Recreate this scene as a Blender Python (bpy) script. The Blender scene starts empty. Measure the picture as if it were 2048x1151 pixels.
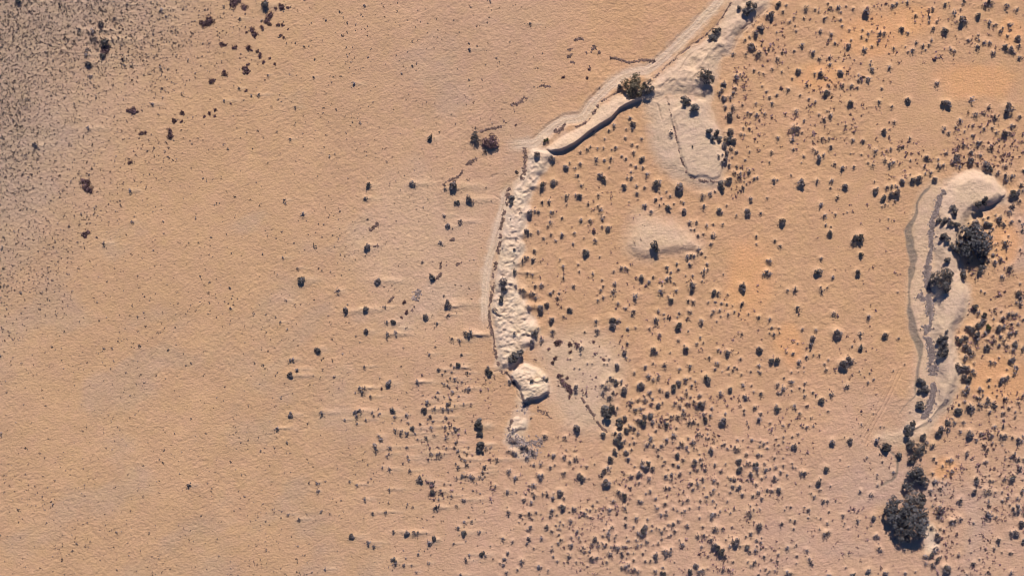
import bpy, math, random
import numpy as np

# ------------------------------------------------------------------ survey grid
# The site was surveyed in decimetres: X runs east, Y runs south, origin at the
# north-west corner of a 204.8 m x 115.1 m plot.
CX, CY, U = 1024.0, 575.5, 0.1
def wx(X): return (X - CX) * U
def wy(Y): return (CY - Y) * U
SC = bpy.context.scene
COL = SC.collection
rad = math.radians

# ------------------------------------------------------------------ camera, light
ALT = 250.0
cam_data = bpy.data.cameras.new('camera')
cam = bpy.data.objects.new('camera', cam_data)
COL.objects.link(cam)
cam.location = (0, 0, ALT)
cam.rotation_euler = (0, 0, 0)
cam_data.sensor_width = 36
cam_data.lens = 36 * ALT / 204.8
cam_data.clip_start = 1.0
cam_data.clip_end = 9000
SC.camera = cam

SUN_EL, SUN_AZ = 37.0, 3.0          # elevation; bearing east of north
sun_data = bpy.data.lights.new('sun', 'SUN')
sun_data.energy = 4.9
sun_data.angle = rad(0.5)
sun_data.color = (1.0, 0.86, 0.71)
sun = bpy.data.objects.new('sun', sun_data)
COL.objects.link(sun)
sun.location = (0, 0, 100)
sun.rotation_euler = (-rad(90 - SUN_EL), 0, -rad(SUN_AZ))

world = bpy.data.worlds.new('World')
SC.world = world
world.use_nodes = True
nt = world.node_tree
bg = nt.nodes['Background']
sky = nt.nodes.new('ShaderNodeTexSky')
sky.sky_type = 'NISHITA'
sky.sun_disc = False
sky.sun_elevation = rad(SUN_EL)
sky.sun_rotation = rad(SUN_AZ)
sky.ozone_density = 10.0
sky.dust_density = 0.0
sky.air_density = 0.55
nt.links.new(sky.outputs['Color'], bg.inputs['Color'])
bg.inputs['Strength'].default_value = 0.08

vs = SC.view_settings
vs.view_transform = 'Standard'
vs.look = 'None'
vs.exposure = 0.0
vs.gamma = 1.0
vs.use_curve_mapping = False
SC.cycles.filter_width = 0.9
SC.cycles.diffuse_bounces = 2

# ------------------------------------------------------------------ survey of plants
# one line per survey square: origin east, origin south, then "east south width kind"
# in quarter decimetres.  kinds: '' dome shrub, f flat spreading, g green, t tall bush, p purple mat
SURVEY = """
0 0|150 12 50;1015 35 30;912 152 30;808 195 55;637 240 40;745 250 50f;850 350 62t;840 410 66p;825 450 46;980 470 42;995 522 26;710 510 52;720 610 32;710 1025 42;760 325 70f;700 400 40f;690 440 40f
256 0|266 80 36;310 135 24;380 240 22;840 22 70p;870 10 50p;655 160 66p;620 185 60p;590 185 36p;930 55 50p;990 240 44p;1010 280 44p;855 380 38p;940 570 50p;930 540 40p;960 515 26p;770 595 40p;765 570 26p;665 650 40p;690 640 26p;20 885 50p;55 890 52p;435 908 34p;370 960 36p;110 1064 34p;140 1060 28p;340 1045 38p;340 1080 48p;745 358 34p;775 362 26p;770 805 25;890 705 25;650 905 26p;610 930 22p;695 880 26p;695 930 22p;195 830 32;945 260 20p;960 385 40p;985 400 24p;945 725 24p;430 970 24p;820 828 18p;895 150 24f
512 0|65 45 72;205 55 46p;110 130 56p;85 165 42p;110 195 30p;30 445 38p;15 410 28p;868 45 24;460 618 24;782 668 34;22 755 28;314 855 24;270 1108 24;60 495 26p;200 285 24p;220 300 20p;215 203 26p;180 198 28p;50 220 36p;155 68 26p;220 92 16;255 60 22p;255 235 16p;150 515 22p;110 465 20p;98 600 22
768 0|683 395 28;370 1105 50
1024 0|143 192 28;860 700 44;945 950 34;960 995 48;962 1028 30;815 1005 30;775 1045 24;910 1035 18;905 1103 22;740 1110 18;270 1125 48g;655 1055 26;700 700 14;410 617 26p;600 625 24p;620 552 24p;28 1000 20p
1280 0|785 68 30t;860 45 46t;830 95 46t;880 90 48t;910 65 40t;850 120 44t;610 260 62t;560 320 50t;595 320 40t;345 800 46t;375 820 46t;350 840 40t;435 880 66t;245 1070 38;960 235 60;920 278 52;1015 130 36;880 378 55;838 320 28;845 435 30;742 430 36;950 445 60f;765 620 50f;665 680 48;650 720 36;635 745 42;665 795 46;742 742 36;763 708 26;680 855 32;720 935 60;930 920 36;815 840 26;995 910 24;1010 735 26;550 1060 46t;575 1110 40t;610 1070 46t;635 1115 40t;710 1060 65;700 1120 66;740 1130 50;825 1025 20;805 1075 26;875 1030 20;910 565 26;875 295 24;10 1110 25;80 640 24;715 780 40f;910 390 40;800 600 22;950 580 18;985 590 20;975 690 18;925 830 24f;860 900 26;880 910 20;745 870 60f;830 1080 22
1536 0|25 135 62;80 42 46;145 45 24;300 75 55f;498 62 30;563 65 36;582 98 20;580 160 28;683 72 24;782 98 66;997 50 38;208 142 24;285 148 22;450 150 34f;417 248 32;503 275 34;485 318 24;535 345 26;748 295 26;890 268 38;922 268 38;638 378 46;770 398 42;830 372 24;355 420 40;492 462 28;272 362 40f;242 578 48;420 590 50;575 582 52;593 682 32;818 520 32;828 560 40;820 492 22;970 540 38;797 635 40;722 605 24;725 642 34;482 690 34;455 748 50;485 740 28;655 835 50;158 720 32;222 892 40;30 828 30;10 780 26;325 795 24;376 812 26;210 1030 70f;75 1103 32;190 1112 38;495 925 38;405 915 24;445 962 36f;470 888 20;308 685 34;255 762 24;922 1058 44;885 815 34f;985 855 30f;1005 978 30;908 708 22;672 1120 32;757 1128 28;617 1005 20;1005 388 26;30 552 26;75 475 36;112 420 24;193 628 22;110 575 22;285 965 26;370 590 26;665 320 22;650 240 22;430 1108 28f;485 1112 24f;120 95 30;375 75 24;405 95 18;480 30 20;625 50 20;210 410 24;175 175 24;195 1030 30;235 1025 36;270 1060 20;70 260 18;225 250 22;215 208 18;590 208 22f;665 690 36f;715 700 24f;410 475 30f;495 515 30f;800 270 30;790 315 22;755 240 20;830 250 16;70 760 26f
1792 0|387 38 34;540 10 30;715 40 36;750 25 60f;880 48 42;962 78 30;458 110 40f;265 138 32;262 178 24;297 232 38;390 252 56;515 178 66;555 175 30;655 138 46;748 182 36;800 200 20;780 208 20;830 255 34;892 290 26;970 318 48;870 380 44;920 398 44;940 425 24;980 368 32;985 462 32;160 342 30;210 370 30;130 405 38f;648 375 38;42 240 44;325 665 38;95 808 50;380 830 50;415 835 56;602 800 42;738 858 36;888 875 78;635 918 38;510 965 36;475 1012 24;382 1028 36;420 1062 26;925 1010 40;108 1110 30;325 175 24;705 340 34;775 425 36f;435 395 26;575 322 28f;770 1022 26;985 935 30;5 30 30;155 125 26;650 1140 30;865 1080 50;260 360 26;655 285 22;745 345 30;910 200 40f;90 22 30f;290 75 30f;95 265 26;280 325 30f;465 408 22;660 320 24;670 1140 24;545 1052 18;610 1005 22;700 1030 26;800 1060 28;905 1070 26;610 1085 24;790 945 40f;705 905 24f;850 225 22;75 375 14;95 415 18;235 400 16;530 35 16;515 75 18
0 288|285 15 46;670 298 46p;700 300 40p;690 350 70p;720 370 44p;685 722 44p;705 705 34p;830 792 32;312 190 18;230 265 16
256 288|18 148 34p;22 372 36;32 622 34;203 848 18
512 288|897 332 48;873 433 38;228 445 30;235 475 20;375 555 42;880 830 62;905 810 24;215 905 22;333 988 26;355 1085 68;970 1095 56
768 288|808 55 40;215 318 48;240 325 36;563 342 78;490 358 28;683 448 64;586 470 48;480 572 32;515 658 46;607 620 40;448 790 38;305 942 26;385 1065 56;955 1115 75;1018 430 44t;1015 480 36t;945 832 20;1012 600 18
1024 288|195 95 52;322 120 56;428 185 46;458 152 20;545 162 32;525 250 32;508 195 26f;597 42 26;672 125 40;737 132 26;790 118 32;705 258 48;735 290 46;895 345 44;555 330 30;328 303 50;360 305 22;240 340 60;435 420 40;538 425 46;510 408 24;608 478 24;710 525 42;685 497 24;717 592 34;296 458 30;240 465 32f;135 550 52;212 542 30;318 548 40f;398 592 26;550 607 32;625 608 34;768 672 44;717 662 22;303 625 32;287 658 22;208 698 26;498 712 26;125 705 56;150 715 20;665 770 34;586 875 60;488 795 22;350 773 22;180 855 32;90 925 40;125 905 30;168 922 42;405 977 32;383 922 20;410 1070 32;875 990 34;905 985 24;922 1000 24;643 1035 26;823 1118 40;727 1135 24;490 1135 32;235 1130 42;185 1135 30;20 1025 44;30 1135 40;120 1032 26f;165 1040 24f;1020 1070 24;400 725 40f;312 722 24f;250 750 26;813 1018 22f;538 1018 22;908 118 26;825 30 30f;955 270 30;920 270 18;1000 392 38;995 335 32;952 225 26;730 30 20;970 68 32f;683 35 20;625 22 22;545 65 22f;437 485 18;690 408 26f;700 900 18;740 580 14;535 295 14;180 530 30;30 770 20;20 845 20t;15 945 18;72 548 26f;105 905 26;775 185 16;875 98 22;1000 18 20;960 5 24;990 182 22;950 165 20;690 435 14;935 462 14;530 962 20f;575 750 14f;720 1082 18f;795 45 14
1280 288|12 125 44;22 190 28g;53 243 40;128 330 60;148 305 40;300 360 86;35 348 24;125 445 32;170 432 20;40 490 38f;225 512 48;347 470 26;325 458 14;90 540 32f;345 543 48;508 500 38;500 420 56f;555 400 36f;630 538 44;652 550 20;850 552 62;883 440 38;820 350 30;805 372 16;400 632 38;450 625 30f;531 652 28;660 640 24;580 730 42;565 800 32;460 733 28;930 735 26;463 840 38;110 820 60t;130 850 40t;378 900 42;405 890 30;430 895 34;490 870 24;397 965 36;215 985 38;243 1025 32;293 957 28;305 1002 24;215 1078 34;240 1065 28;70 1100 36;15 1070 44;415 1130 52;420 1050 24;105 1062 26;510 1010 36f;535 958 30f;540 1000 20;505 1052 24;815 1135 52;675 25 55;685 85 50;672 128 48;728 40 40;710 170 34;750 230 36;790 262 36f;710 295 48;645 320 46t;655 360 40t;685 305 36;870 220 36f;910 275 26;935 270 26;985 1040 30;1010 1020 40;1015 930 24;1015 432 20;692 490 18;415 25 16t;490 1025 16;155 488 20;190 475 18;270 478 18;245 1095 18;270 1110 16;200 1110 14;585 640 18;505 718 20f;520 900 20;405 685 20f;435 685 22f;625 105 24;840 128 20;830 300 18;850 320 16;770 180 30f;800 235 30;765 65 30;735 105 16;875 60 18;600 380 20f;965 550 28f;930 798 18f;665 1040 16;495 1095 18f;240 415 24f;210 380 20f;155 385 18f;770 570 20f;365 1050 14;370 1100 10;660 150 40f;655 90 24;620 90 16
1536 288|25 68 28;500 25 36;200 42 24;283 98 24;378 65 42;355 40 26;400 122 52;527 163 30;592 195 42;683 182 26;855 55 38;848 92 16;833 170 28;45 290 40;72 288 20f;265 315 68;388 298 38;508 295 36;493 302 18;618 347 50;552 425 34;418 483 38;452 573 34;460 645 24;495 718 48;500 660 20f;540 562 22;722 758 88;675 783 36;737 885 44;107 628 58;53 772 30;95 818 30;422 912 30;12 935 34;5 1035 40;392 1028 64;515 1060 30;710 1032 50;852 382 48;875 350 20;920 440 52;950 350 40;985 340 40;975 405 44;1010 400 44;1015 450 24;930 130 34f;1005 150 30;970 160 40f;415 1145 24;1015 330 20;745 85 16;658 78 12;265 150 14;183 250 18;10 145 18f;440 90 30f;797 152 18f;980 40 28f;632 545 14;962 597 16;910 498 18;935 485 22;960 490 14;850 300 16;500 350 20f;470 1145 20;215 1145 20
1792 288|240 115 44;340 175 42;278 230 36;185 278 56;122 290 56;45 298 46;8 410 44;10 350 36;20 375 26;305 293 46;475 110 50;460 145 34;495 130 30;600 140 58;505 185 30;705 180 60;725 200 46;755 208 44;808 235 36;755 28 40;670 92 30;868 180 38;928 258 40;1015 212 28;870 260 46f;880 290 40f;930 410 60;960 400 52;910 420 30;985 455 30;985 610 22;915 500 46f;900 540 34;425 510 46t;440 540 46t;445 575 32t;335 615 44t;365 620 50t;355 640 40t;405 600 38;455 640 34t;470 655 36t;400 645 36t;425 640 34t;365 740 50t;345 755 40t;390 760 44t;640 645 66;610 655 40;715 635 46;745 645 44;825 605 50;860 645 36;920 620 30;1012 640 30;1008 685 26;685 450 44t;630 490 46t;680 485 44t;655 490 40t;420 820 40t;450 840 44t;475 850 44t;390 935 50t;535 1050 66;672 1000 72;785 945 38;735 930 36;870 780 50f;835 920 30;775 885 30;845 1060 36f;715 790 50;750 750 40;740 705 36;755 820 28;770 680 28;700 735 46;700 870 50;535 10 28;575 30 16;225 185 24;650 10 24;600 75 40f;335 125 26;375 170 28;400 75 24f;115 130 20;110 245 18;230 238 24;735 590 26;695 600 24;795 570 18;895 735 20;880 815 30f;990 840 18;795 800 20;800 845 18;910 1000 60f;1000 330 40f;1010 370 24;620 1030 20;990 1115 20
256 576|820 160 24
512 576|657 22 42;240 97 24;718 185 52;875 172 50;196 270 22;885 347 44;798 380 18;495 490 56;275 575 34;297 562 34;327 650 38;275 697 50;865 625 28;624 706 26;666 796 16;835 795 40;868 800 40;855 830 36;793 835 20;915 865 30;275 1010 46;525 992 42;800 990 44;830 975 40;808 1015 36;412 1078 20;708 1048 24;878 1048 26;930 990 26;942 1018 24;985 1000 28;978 965 18;810 1080 24;170 1118 34;1015 150 20;1018 1065 18;1003 800 22p
768 576|478 58 22;505 130 66;510 215 28;325 230 52;75 280 46;22 272 32;30 368 42;95 353 38;8 152 24;422 278 32f;677 372 62;690 345 34;640 348 26;543 402 34;603 418 40;413 468 20;365 525 28;618 530 24;597 612 44;563 628 24;536 608 22;440 648 34;487 660 22;540 670 24;665 675 30;687 680 18;840 675 66;835 630 30;465 688 22;268 748 38;32 762 60;530 715 24;568 722 34;507 742 24;590 748 20;622 748 24;650 805 24;676 800 34;545 825 32;412 862 28;432 880 24;597 862 22;430 830 30f;512 935 50;468 957 30;515 965 28;70 975 48;83 1025 34;182 1008 36;320 972 52;370 1020 38;392 1060 32;498 1028 30;290 1083 28;193 1072 24;138 1048 22;230 1120 44;88 1130 38;135 1138 30;570 1128 44;488 1105 30f;380 1108 32;765 1060 46t;745 1085 46t;765 1110 52t;935 70 34t;935 105 36t;960 10 50;980 15 34;875 170 30;1005 745 40;1015 570 52t;350 1080 16;530 890 28f;480 870 20f;180 195 30p;160 110 30p;140 235 22p;68 1075 16;350 1045 20;540 970 18;565 935 18;635 920 24f;590 900 12;480 765 24;510 775 24;525 795 20;460 755 18;345 905 50f;400 960 40f;175 945 12
1024 576|70 15 40;100 18 36;170 50 40;190 75 40;145 45 22;305 40 32;330 22 24;365 75 28;378 40 26;235 165 56;220 150 34;272 135 44;458 175 44;412 225 24;318 258 48;325 345 42;672 265 40;678 337 42;800 250 54;802 310 54;845 255 42;810 30 42;710 15 26;733 72 28;685 100 28f;845 122 30;988 65 50f;908 157 28f;968 185 38;960 215 24;925 325 30;988 315 20f;580 348 18;185 365 62;165 430 56;240 412 42f;208 322 26;55 520 64t;25 545 60t;20 580 50t;550 475 42;548 525 20;900 512 44;920 440 30f;910 553 24;838 630 48;830 755 46;873 745 36;890 810 60;805 830 36;730 835 38;1010 780 40;512 790 44;510 820 34;948 910 42;1005 892 28;985 970 42;760 740 20;745 965 60t;790 965 56t;765 1010 66t;820 985 40;900 1045 46;855 1060 46t;855 1105 46t;945 1100 40;975 1120 40;1003 1055 40;910 1130 46;520 1130 66;840 955 26;155 738 28t;250 710 36g;275 735 34t;130 150 40f;977 675 26;355 430 40p;385 425 38p;365 450 40p;295 485 26p;465 510 28p;345 560 32p;325 598 26p;515 445 34p;525 465 30p;652 432 24p;465 445 36p;775 562 18;500 635 16;600 600 16;640 602 14;540 642 14;735 570 24p;735 605 14;760 605 14;465 565 16;460 865 30p;10 1130 40;95 900 34g;130 885 34g;290 830 24;20 360 30f;380 700 40p;400 740 40p;420 770 40p;450 790 46p;470 820 40p;440 715 26p;750 790 80f;780 870 50f;720 770 30f;790 720 50f
1280 576|418 10 44;287 18 28;595 35 46;625 35 36;820 15 46;250 98 44;228 68 22;383 100 30;425 108 30f;813 128 40;143 185 32;313 200 30;300 228 18;395 188 38;377 238 26;487 260 36;488 285 32;587 182 28;570 212 24;703 208 30;305 300 60;125 255 50f;75 322 26f;155 372 32;305 412 28;384 342 22;110 490 50;125 515 34;372 488 54;352 455 20;695 520 52;955 490 54;553 552 28;623 490 26;453 445 26;505 432 20f;40 628 36;197 615 40;313 645 28;398 617 38;103 600 20;62 700 38;145 710 34;105 730 30f;362 725 46f;530 725 66;803 568 28;615 598 38f;598 645 24;740 655 24;948 620 30;955 672 30;810 685 20;885 665 22;12 780 52;305 755 48;270 800 56;410 775 30;157 808 28;210 838 46;713 808 44;642 842 42;820 770 34f;838 875 44;967 842 36;478 858 38;490 930 64;462 940 40;138 935 46;98 878 28;38 895 40;330 875 28;400 868 24;320 940 34;345 970 32;345 1005 40;300 1025 40;245 1025 38f;30 1020 50;75 1015 52;25 1075 60;100 1070 40;208 1090 50;150 1085 24;205 1045 26;390 1070 40;425 1065 36;665 1055 74;680 1000 30f;510 1010 40;515 1055 46;560 1010 30f;798 932 20;950 1040 46f;915 950 36f;945 230 36f;290 910 20;430 905 34;290 1115 26;125 1135 24;462 1082 24;908 825 20;755 185 20;865 205 18;165 18 50f;545 110 20f;650 120 24f;690 128 22f;600 110 22f;635 180 30f;645 225 18;612 265 18;480 390 22f;755 630 22;775 640 18;705 630 26;710 685 16;655 665 14;890 775 18f;400 715 20;440 742 24;370 840 30;370 810 22;75 830 40f;35 865 22;80 925 26;180 912 22;270 935 20;380 920 30f;10 960 40;700 50 18f;195 240 20;190 208 20;810 365 24f;85 525 16;240 515 18f;740 140 14;830 975 30f;830 1005 18;855 1075 18;960 1000 30f;570 960 30f
1536 576|425 18 36;230 160 42;525 202 36;803 230 44;530 355 60;560 370 60;545 390 40;737 362 38;742 400 16;738 475 46;938 378 52;378 332 32;355 405 50;342 448 42;45 368 32;197 522 30;28 575 46;65 580 50;245 592 42;580 610 60;605 625 54;600 590 50;635 575 56;662 585 44;450 607 26;465 652 26;187 745 42;120 800 50f;293 760 28;75 765 36f;355 830 24;290 858 28;503 848 36;627 783 44;797 750 24;418 900 56;72 965 50;65 935 30f;478 980 20;205 935 36f;305 1108 26;125 715 20;10 245 30f;272 325 24;235 440 16;215 15 40f;155 15 26;185 670 18;285 810 24;120 1095 26f;842 725 22;480 570 20;305 550 34f;1000 655 16;895 1105 16;360 1100 18;340 1035 20f;255 1000 26f;305 940 26f;670 462 20;145 510 22f;285 630 18;240 665 12;285 665 14;700 595 12;730 660 14;740 685 14;810 678 16;85 320 22f;30 315 26f;90 355 16;10 355 16;410 530 18;360 530 18f;220 965 20;15 1075 22f;265 1090 14;925 1105 14;840 1000 14;185 815 20;250 795 20f;85 840 24f;745 1085 20;35 1110 12
1792 576|375 10 56t;340 405 46t;365 395 44t;320 430 44t;365 440 46t;340 480 40t;370 500 46t;340 535 44t;370 530 40t;380 345 28t;185 745 52t;205 770 50t;225 800 54t;235 825 40t;175 815 40t;180 920 52t;195 950 46t;170 940 40t;125 1085 46t;85 1115 52t;130 1120 44t;625 150 44t;655 195 36;700 225 46;690 270 52;640 300 50;575 325 50;605 330 50;730 315 46g;645 370 50;640 405 44;620 365 40;505 420 56;550 395 46;560 430 30;545 480 56;580 495 50;610 525 36;720 475 50;725 415 24;860 310 36;815 315 50;900 365 44;955 350 34;855 415 40;835 385 34;945 450 48;885 460 36;855 240 38;900 205 36;930 210 36;960 205 30;975 40 46;985 85 40;990 120 34;960 115 24;715 355 36;545 565 56f;480 620 50;500 650 44;560 650 50;595 660 44;535 635 50;545 715 52;575 735 50;560 790 44;550 840 40;565 815 36;620 600 20;920 575 50;945 570 20;955 640 46f;945 680 26;840 735 46;865 720 44;890 710 34;740 730 30;740 782 20;665 812 40;690 820 20;735 890 40;720 915 38;665 930 44;585 945 44;610 960 40;545 905 26;575 940 40f;498 990 58;790 945 34;870 885 36;852 998 32;900 960 26;1015 855 26;1010 480 32;935 490 34;645 875 30;405 1075 46;465 1070 32;345 1135 60;405 1125 44;975 910 26;820 450 30;780 420 36;755 590 36f;790 600 26;975 285 28;925 285 26;840 185 20;785 180 22;780 245 20;550 550 40;590 540 30;680 20 22;710 35 18;1015 250 24;500 925 26;535 1070 28;785 1105 30;855 1100 30;860 1050 24;580 1140 30;510 1140 30;745 985 30f;600 1000 24;625 685 30f;885 650 16;795 775 14;820 555 20;805 858 16;775 378 22;1000 990 10;950 990 24;950 1025 22;530 820 24;670 880 24;690 850 22;770 920 40f;15 30 16;18 400 24f;65 605 14;190 325 16f;400 885 14;110 985 12;450 1040 20;480 960 24
256 863|488 425 40;503 405 16
512 863|985 30 32;1000 55 40;955 105 44;957 135 40;490 408 34;495 472 32;748 395 24;807 420 28;895 400 20;867 532 36;935 642 32;257 658 28;342 698 32;766 838 50;900 882 40;942 912 32;552 1095 26;1010 278 24;920 370 20;165 875 10
768 863|338 45 34;402 24 22;500 48 34;578 80 38;562 122 28;48 122 32;40 175 24;22 192 26;184 117 26;190 195 24;198 220 22;435 172 44;455 195 22;372 172 34;355 215 22;590 150 32;765 100 56t;755 130 44t;765 125 40t;815 128 34;788 160 24t;750 15 30t;778 20 30t;903 222 36;47 297 34;207 308 28;152 252 18;595 278 38;662 265 34f;290 378 60;627 340 36;695 350 34;712 365 34;788 322 34;806 355 18;805 285 44f;765 355 26f;1000 315 42;380 420 46;388 472 50;405 390 24f;455 460 30;465 485 26;470 502 20;46 455 28;480 415 24f;533 420 20;438 535 26;540 508 28f;512 515 20;632 540 38;410 605 36;430 595 40;580 590 24;188 574 18;231 600 22;14 636 28;985 475 34;995 638 38;590 758 38;640 715 28;645 805 50;640 758 16;760 797 36;185 810 46;240 798 34;272 798 30;365 878 44;400 855 46;78 795 34;555 887 24;952 848 32;655 870 18;783 975 48;810 985 24;272 970 28;280 945 16;80 1020 50;90 1045 40;160 1060 28;356 1042 28;658 1025 34;650 1005 22;680 978 30f;990 965 34;963 1012 42;953 1058 28;977 1120 28;610 1142 38;175 1005 20f;222 1065 20f;258 1115 22f;135 10 30;712 468 20;740 410 16;770 490 18;690 235 20f;650 225 34f;620 210 28;605 190 26;645 160 24;665 172 24;303 690 18;818 802 14;575 250 24f;440 125 20;500 127 22f;270 58 22f;185 12 40f;250 12 22;515 5 26;630 450 20f;650 355 30f;580 365 26f;340 805 14f;345 700 14;313 760 14;420 930 12;750 908 12;155 945 16;525 565 12;730 697 12;790 568 14;600 825 16;677 678 20f;927 1045 14;985 600 14;1000 150 26;980 155 14;850 910 14;890 430 24f
1024 863|262 32 38;424 45 32;727 28 46;80 115 40;105 110 42;125 140 40;30 175 30;10 160 36;165 160 42;120 198 36;330 185 40;415 205 36;508 208 42;462 240 32;230 255 32;305 282 30;215 345 38;240 345 36;228 370 34;27 365 40;168 422 44;137 425 14;414 328 38;535 345 46;560 370 48;580 370 24;780 215 56;860 90 66;830 65 46;860 20 60;820 10 40;820 160 50;915 165 46;925 212 40;955 140 24;765 290 44;735 310 46;715 345 38;755 415 72;728 415 30f;1005 338 48;945 352 40;945 445 28f;855 480 42;880 495 36;902 522 50;383 485 54;415 532 30;180 510 38;165 485 26;90 540 32;155 560 34;248 495 26;282 500 30;328 522 36;405 610 48;395 585 34;375 595 18;495 612 40;320 628 42;305 672 28;140 650 44;68 658 32;583 652 38;778 618 42;808 548 36;900 605 34;992 685 40;905 735 38;466 710 38;275 755 42;148 762 40;122 780 20;797 757 36;132 850 44;120 890 30;192 640 26f;358 662 20;155 692 22;372 820 26;390 860 30;368 885 26;470 900 40;473 840 26;520 792 34f;660 855 48;640 895 30;693 910 30;570 925 34;620 950 30;630 1000 40;645 1015 30;677 998 36;452 985 42;318 938 30;318 910 20;330 990 22;75 1028 42;215 1070 40;45 1097 24;875 965 34;880 985 26;780 968 40;755 1035 26;925 865 28;995 865 30;1000 905 30;820 915 30;845 920 40;885 910 30;770 810 44f;905 1070 40;930 1060 30;875 1080 28;930 1100 24;980 1095 36;1005 1110 30;1010 800 40;925 968 30f;775 780 24;725 825 24;820 840 24;970 968 18;600 618 20;625 625 22f;910 680 30f;915 640 22f;1005 10 30;1015 400 24;1012 545 30;900 70 24;645 585 24;288 1105 22f;317 790 30f;35 480 18;110 497 16;498 148 18;433 145 14;173 262 26f;343 262 16f;595 275 24f;660 255 16;980 275 20;855 30 40;615 370 12;275 475 20;330 492 20f;670 625 16;550 635 18;458 635 18;605 670 18;625 685 24;690 665 18;720 705 14;750 730 18;385 715 24f;350 745 20;410 738 20;380 745 20;370 770 20;390 775 18;85 690 16;105 662 14;57 720 14f;235 845 30f;173 925 16;5 870 24;575 960 24;550 940 16;685 880 26;715 880 16;740 905 26;750 890 24;725 890 18;790 915 24;950 918 16;915 915 24;735 780 22;830 820 20;775 855 20;820 870 20;915 835 16;970 755 22f;825 610 14;755 520 12;680 550 18f;545 870 18;535 840 24f;565 800 12;600 1070 10;512 1035 18f;360 1028 22f;970 1022 26f;915 1005 16;975 85 26;940 95 20;965 45 20
1280 863|55 102 44;208 58 42;105 105 28;170 105 36f;138 138 36f;290 185 46;440 240 50;425 260 40;305 268 34;460 300 26f;570 155 54;790 230 52;798 303 54;918 265 50;925 290 44;885 345 48;20 240 44;65 250 46;95 285 42;45 285 50;20 270 40;70 370 34f;5 335 30;408 410 38;460 413 38;420 455 30;205 445 38;235 440 24;250 340 36;245 380 28;310 345 26f;125 530 26;140 605 34;120 585 20;200 572 36;355 625 30;80 472 30f;45 490 20;10 555 30;900 508 30;945 755 54;945 780 30;500 755 28;35 755 52;15 790 50;40 805 34;12 820 40;90 785 28;170 800 34;195 770 26;275 790 32;375 745 32;460 828 34;600 770 60f;335 895 42;215 955 44;190 945 36;245 930 32;235 960 36;565 860 42;600 905 62;620 930 50;645 955 62;665 990 36;490 915 26;740 875 44;775 870 52;760 890 46;715 910 30;800 910 22;850 915 46;875 955 28;125 990 52;40 1030 26;80 1025 26;442 1075 50;400 1115 46;465 1110 40;660 1100 36;185 1130 50;182 1080 30;118 1105 34;425 80 46f;335 100 60f;385 48 28;745 370 36;735 430 40f;620 405 24;590 385 34f;585 460 34f;860 250 38;925 420 30;885 805 32;930 865 34f;575 655 50f;165 655 32;210 660 34;60 695 26;305 705 28;530 515 36f;770 140 66f;850 180 30;545 988 16;885 1065 22;505 820 32;530 832 18;85 55 50f;260 80 20;270 20 46f;265 605 24;820 500 28;295 625 20;208 630 26;330 640 20;395 605 20;600 600 18;470 595 22f;480 548 26;375 540 34f;340 565 24;580 550 26f;610 575 16;475 680 22f;640 630 22;600 650 22;625 660 18;720 645 20;752 615 18;695 550 24f;530 550 18;630 490 14;570 490 26;510 440 18;500 375 34f;270 435 14;345 478 16;215 785 14;265 735 40f;225 735 24;245 825 22f;225 830 18;155 775 24;130 765 18;95 745 22;175 855 22;315 860 18;145 885 22;55 870 34f;10 895 20;20 968 22;45 942 14;105 900 16;120 1035 18;275 1038 14;495 1105 40f;535 1090 16;705 1092 20;740 1035 22f;845 835 22;735 755 18;705 835 14;685 860 20f;655 775 24f;910 715 14;810 495 22;760 385 26;790 440 50f;720 480 24f;720 370 30f;700 355 14;870 650 60f;905 620 26f;880 590 24f;955 615 20;945 480 40f;970 530 28f;970 370 26;1005 355 22;940 330 24;855 380 18;965 445 14;1015 460 26f;685 255 20;600 260 30f;640 310 26f;520 300 28;490 260 36f;480 220 30f;345 225 28f;265 255 26f;195 235 26f;178 265 22;175 205 16;145 185 24;320 325 26f;205 355 36f;225 298 18f;400 320 24f;385 155 20;370 120 30f;300 120 24f;430 128 18;460 145 16;475 175 20;590 75 12;545 50 20f;525 50 18;540 15 18;465 15 30f;495 30 18;695 130 26f;675 95 26f;655 105 22f;775 60 26f;820 65 16;890 60 26f;960 75 20f;985 95 30f;955 110 22f;1015 130 20;1015 80 16;940 180 36f;970 185 20;1000 300 50f;995 255 26;830 270 16;925 945 40f;930 910 22f;965 880 24;970 845 16;1005 925 14;990 990 30f;915 1040 40f;860 1035 22;1000 1095 24f;960 1100 18;945 1140 24f;905 1060 16;1015 1130 16f;690 1005 12
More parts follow.
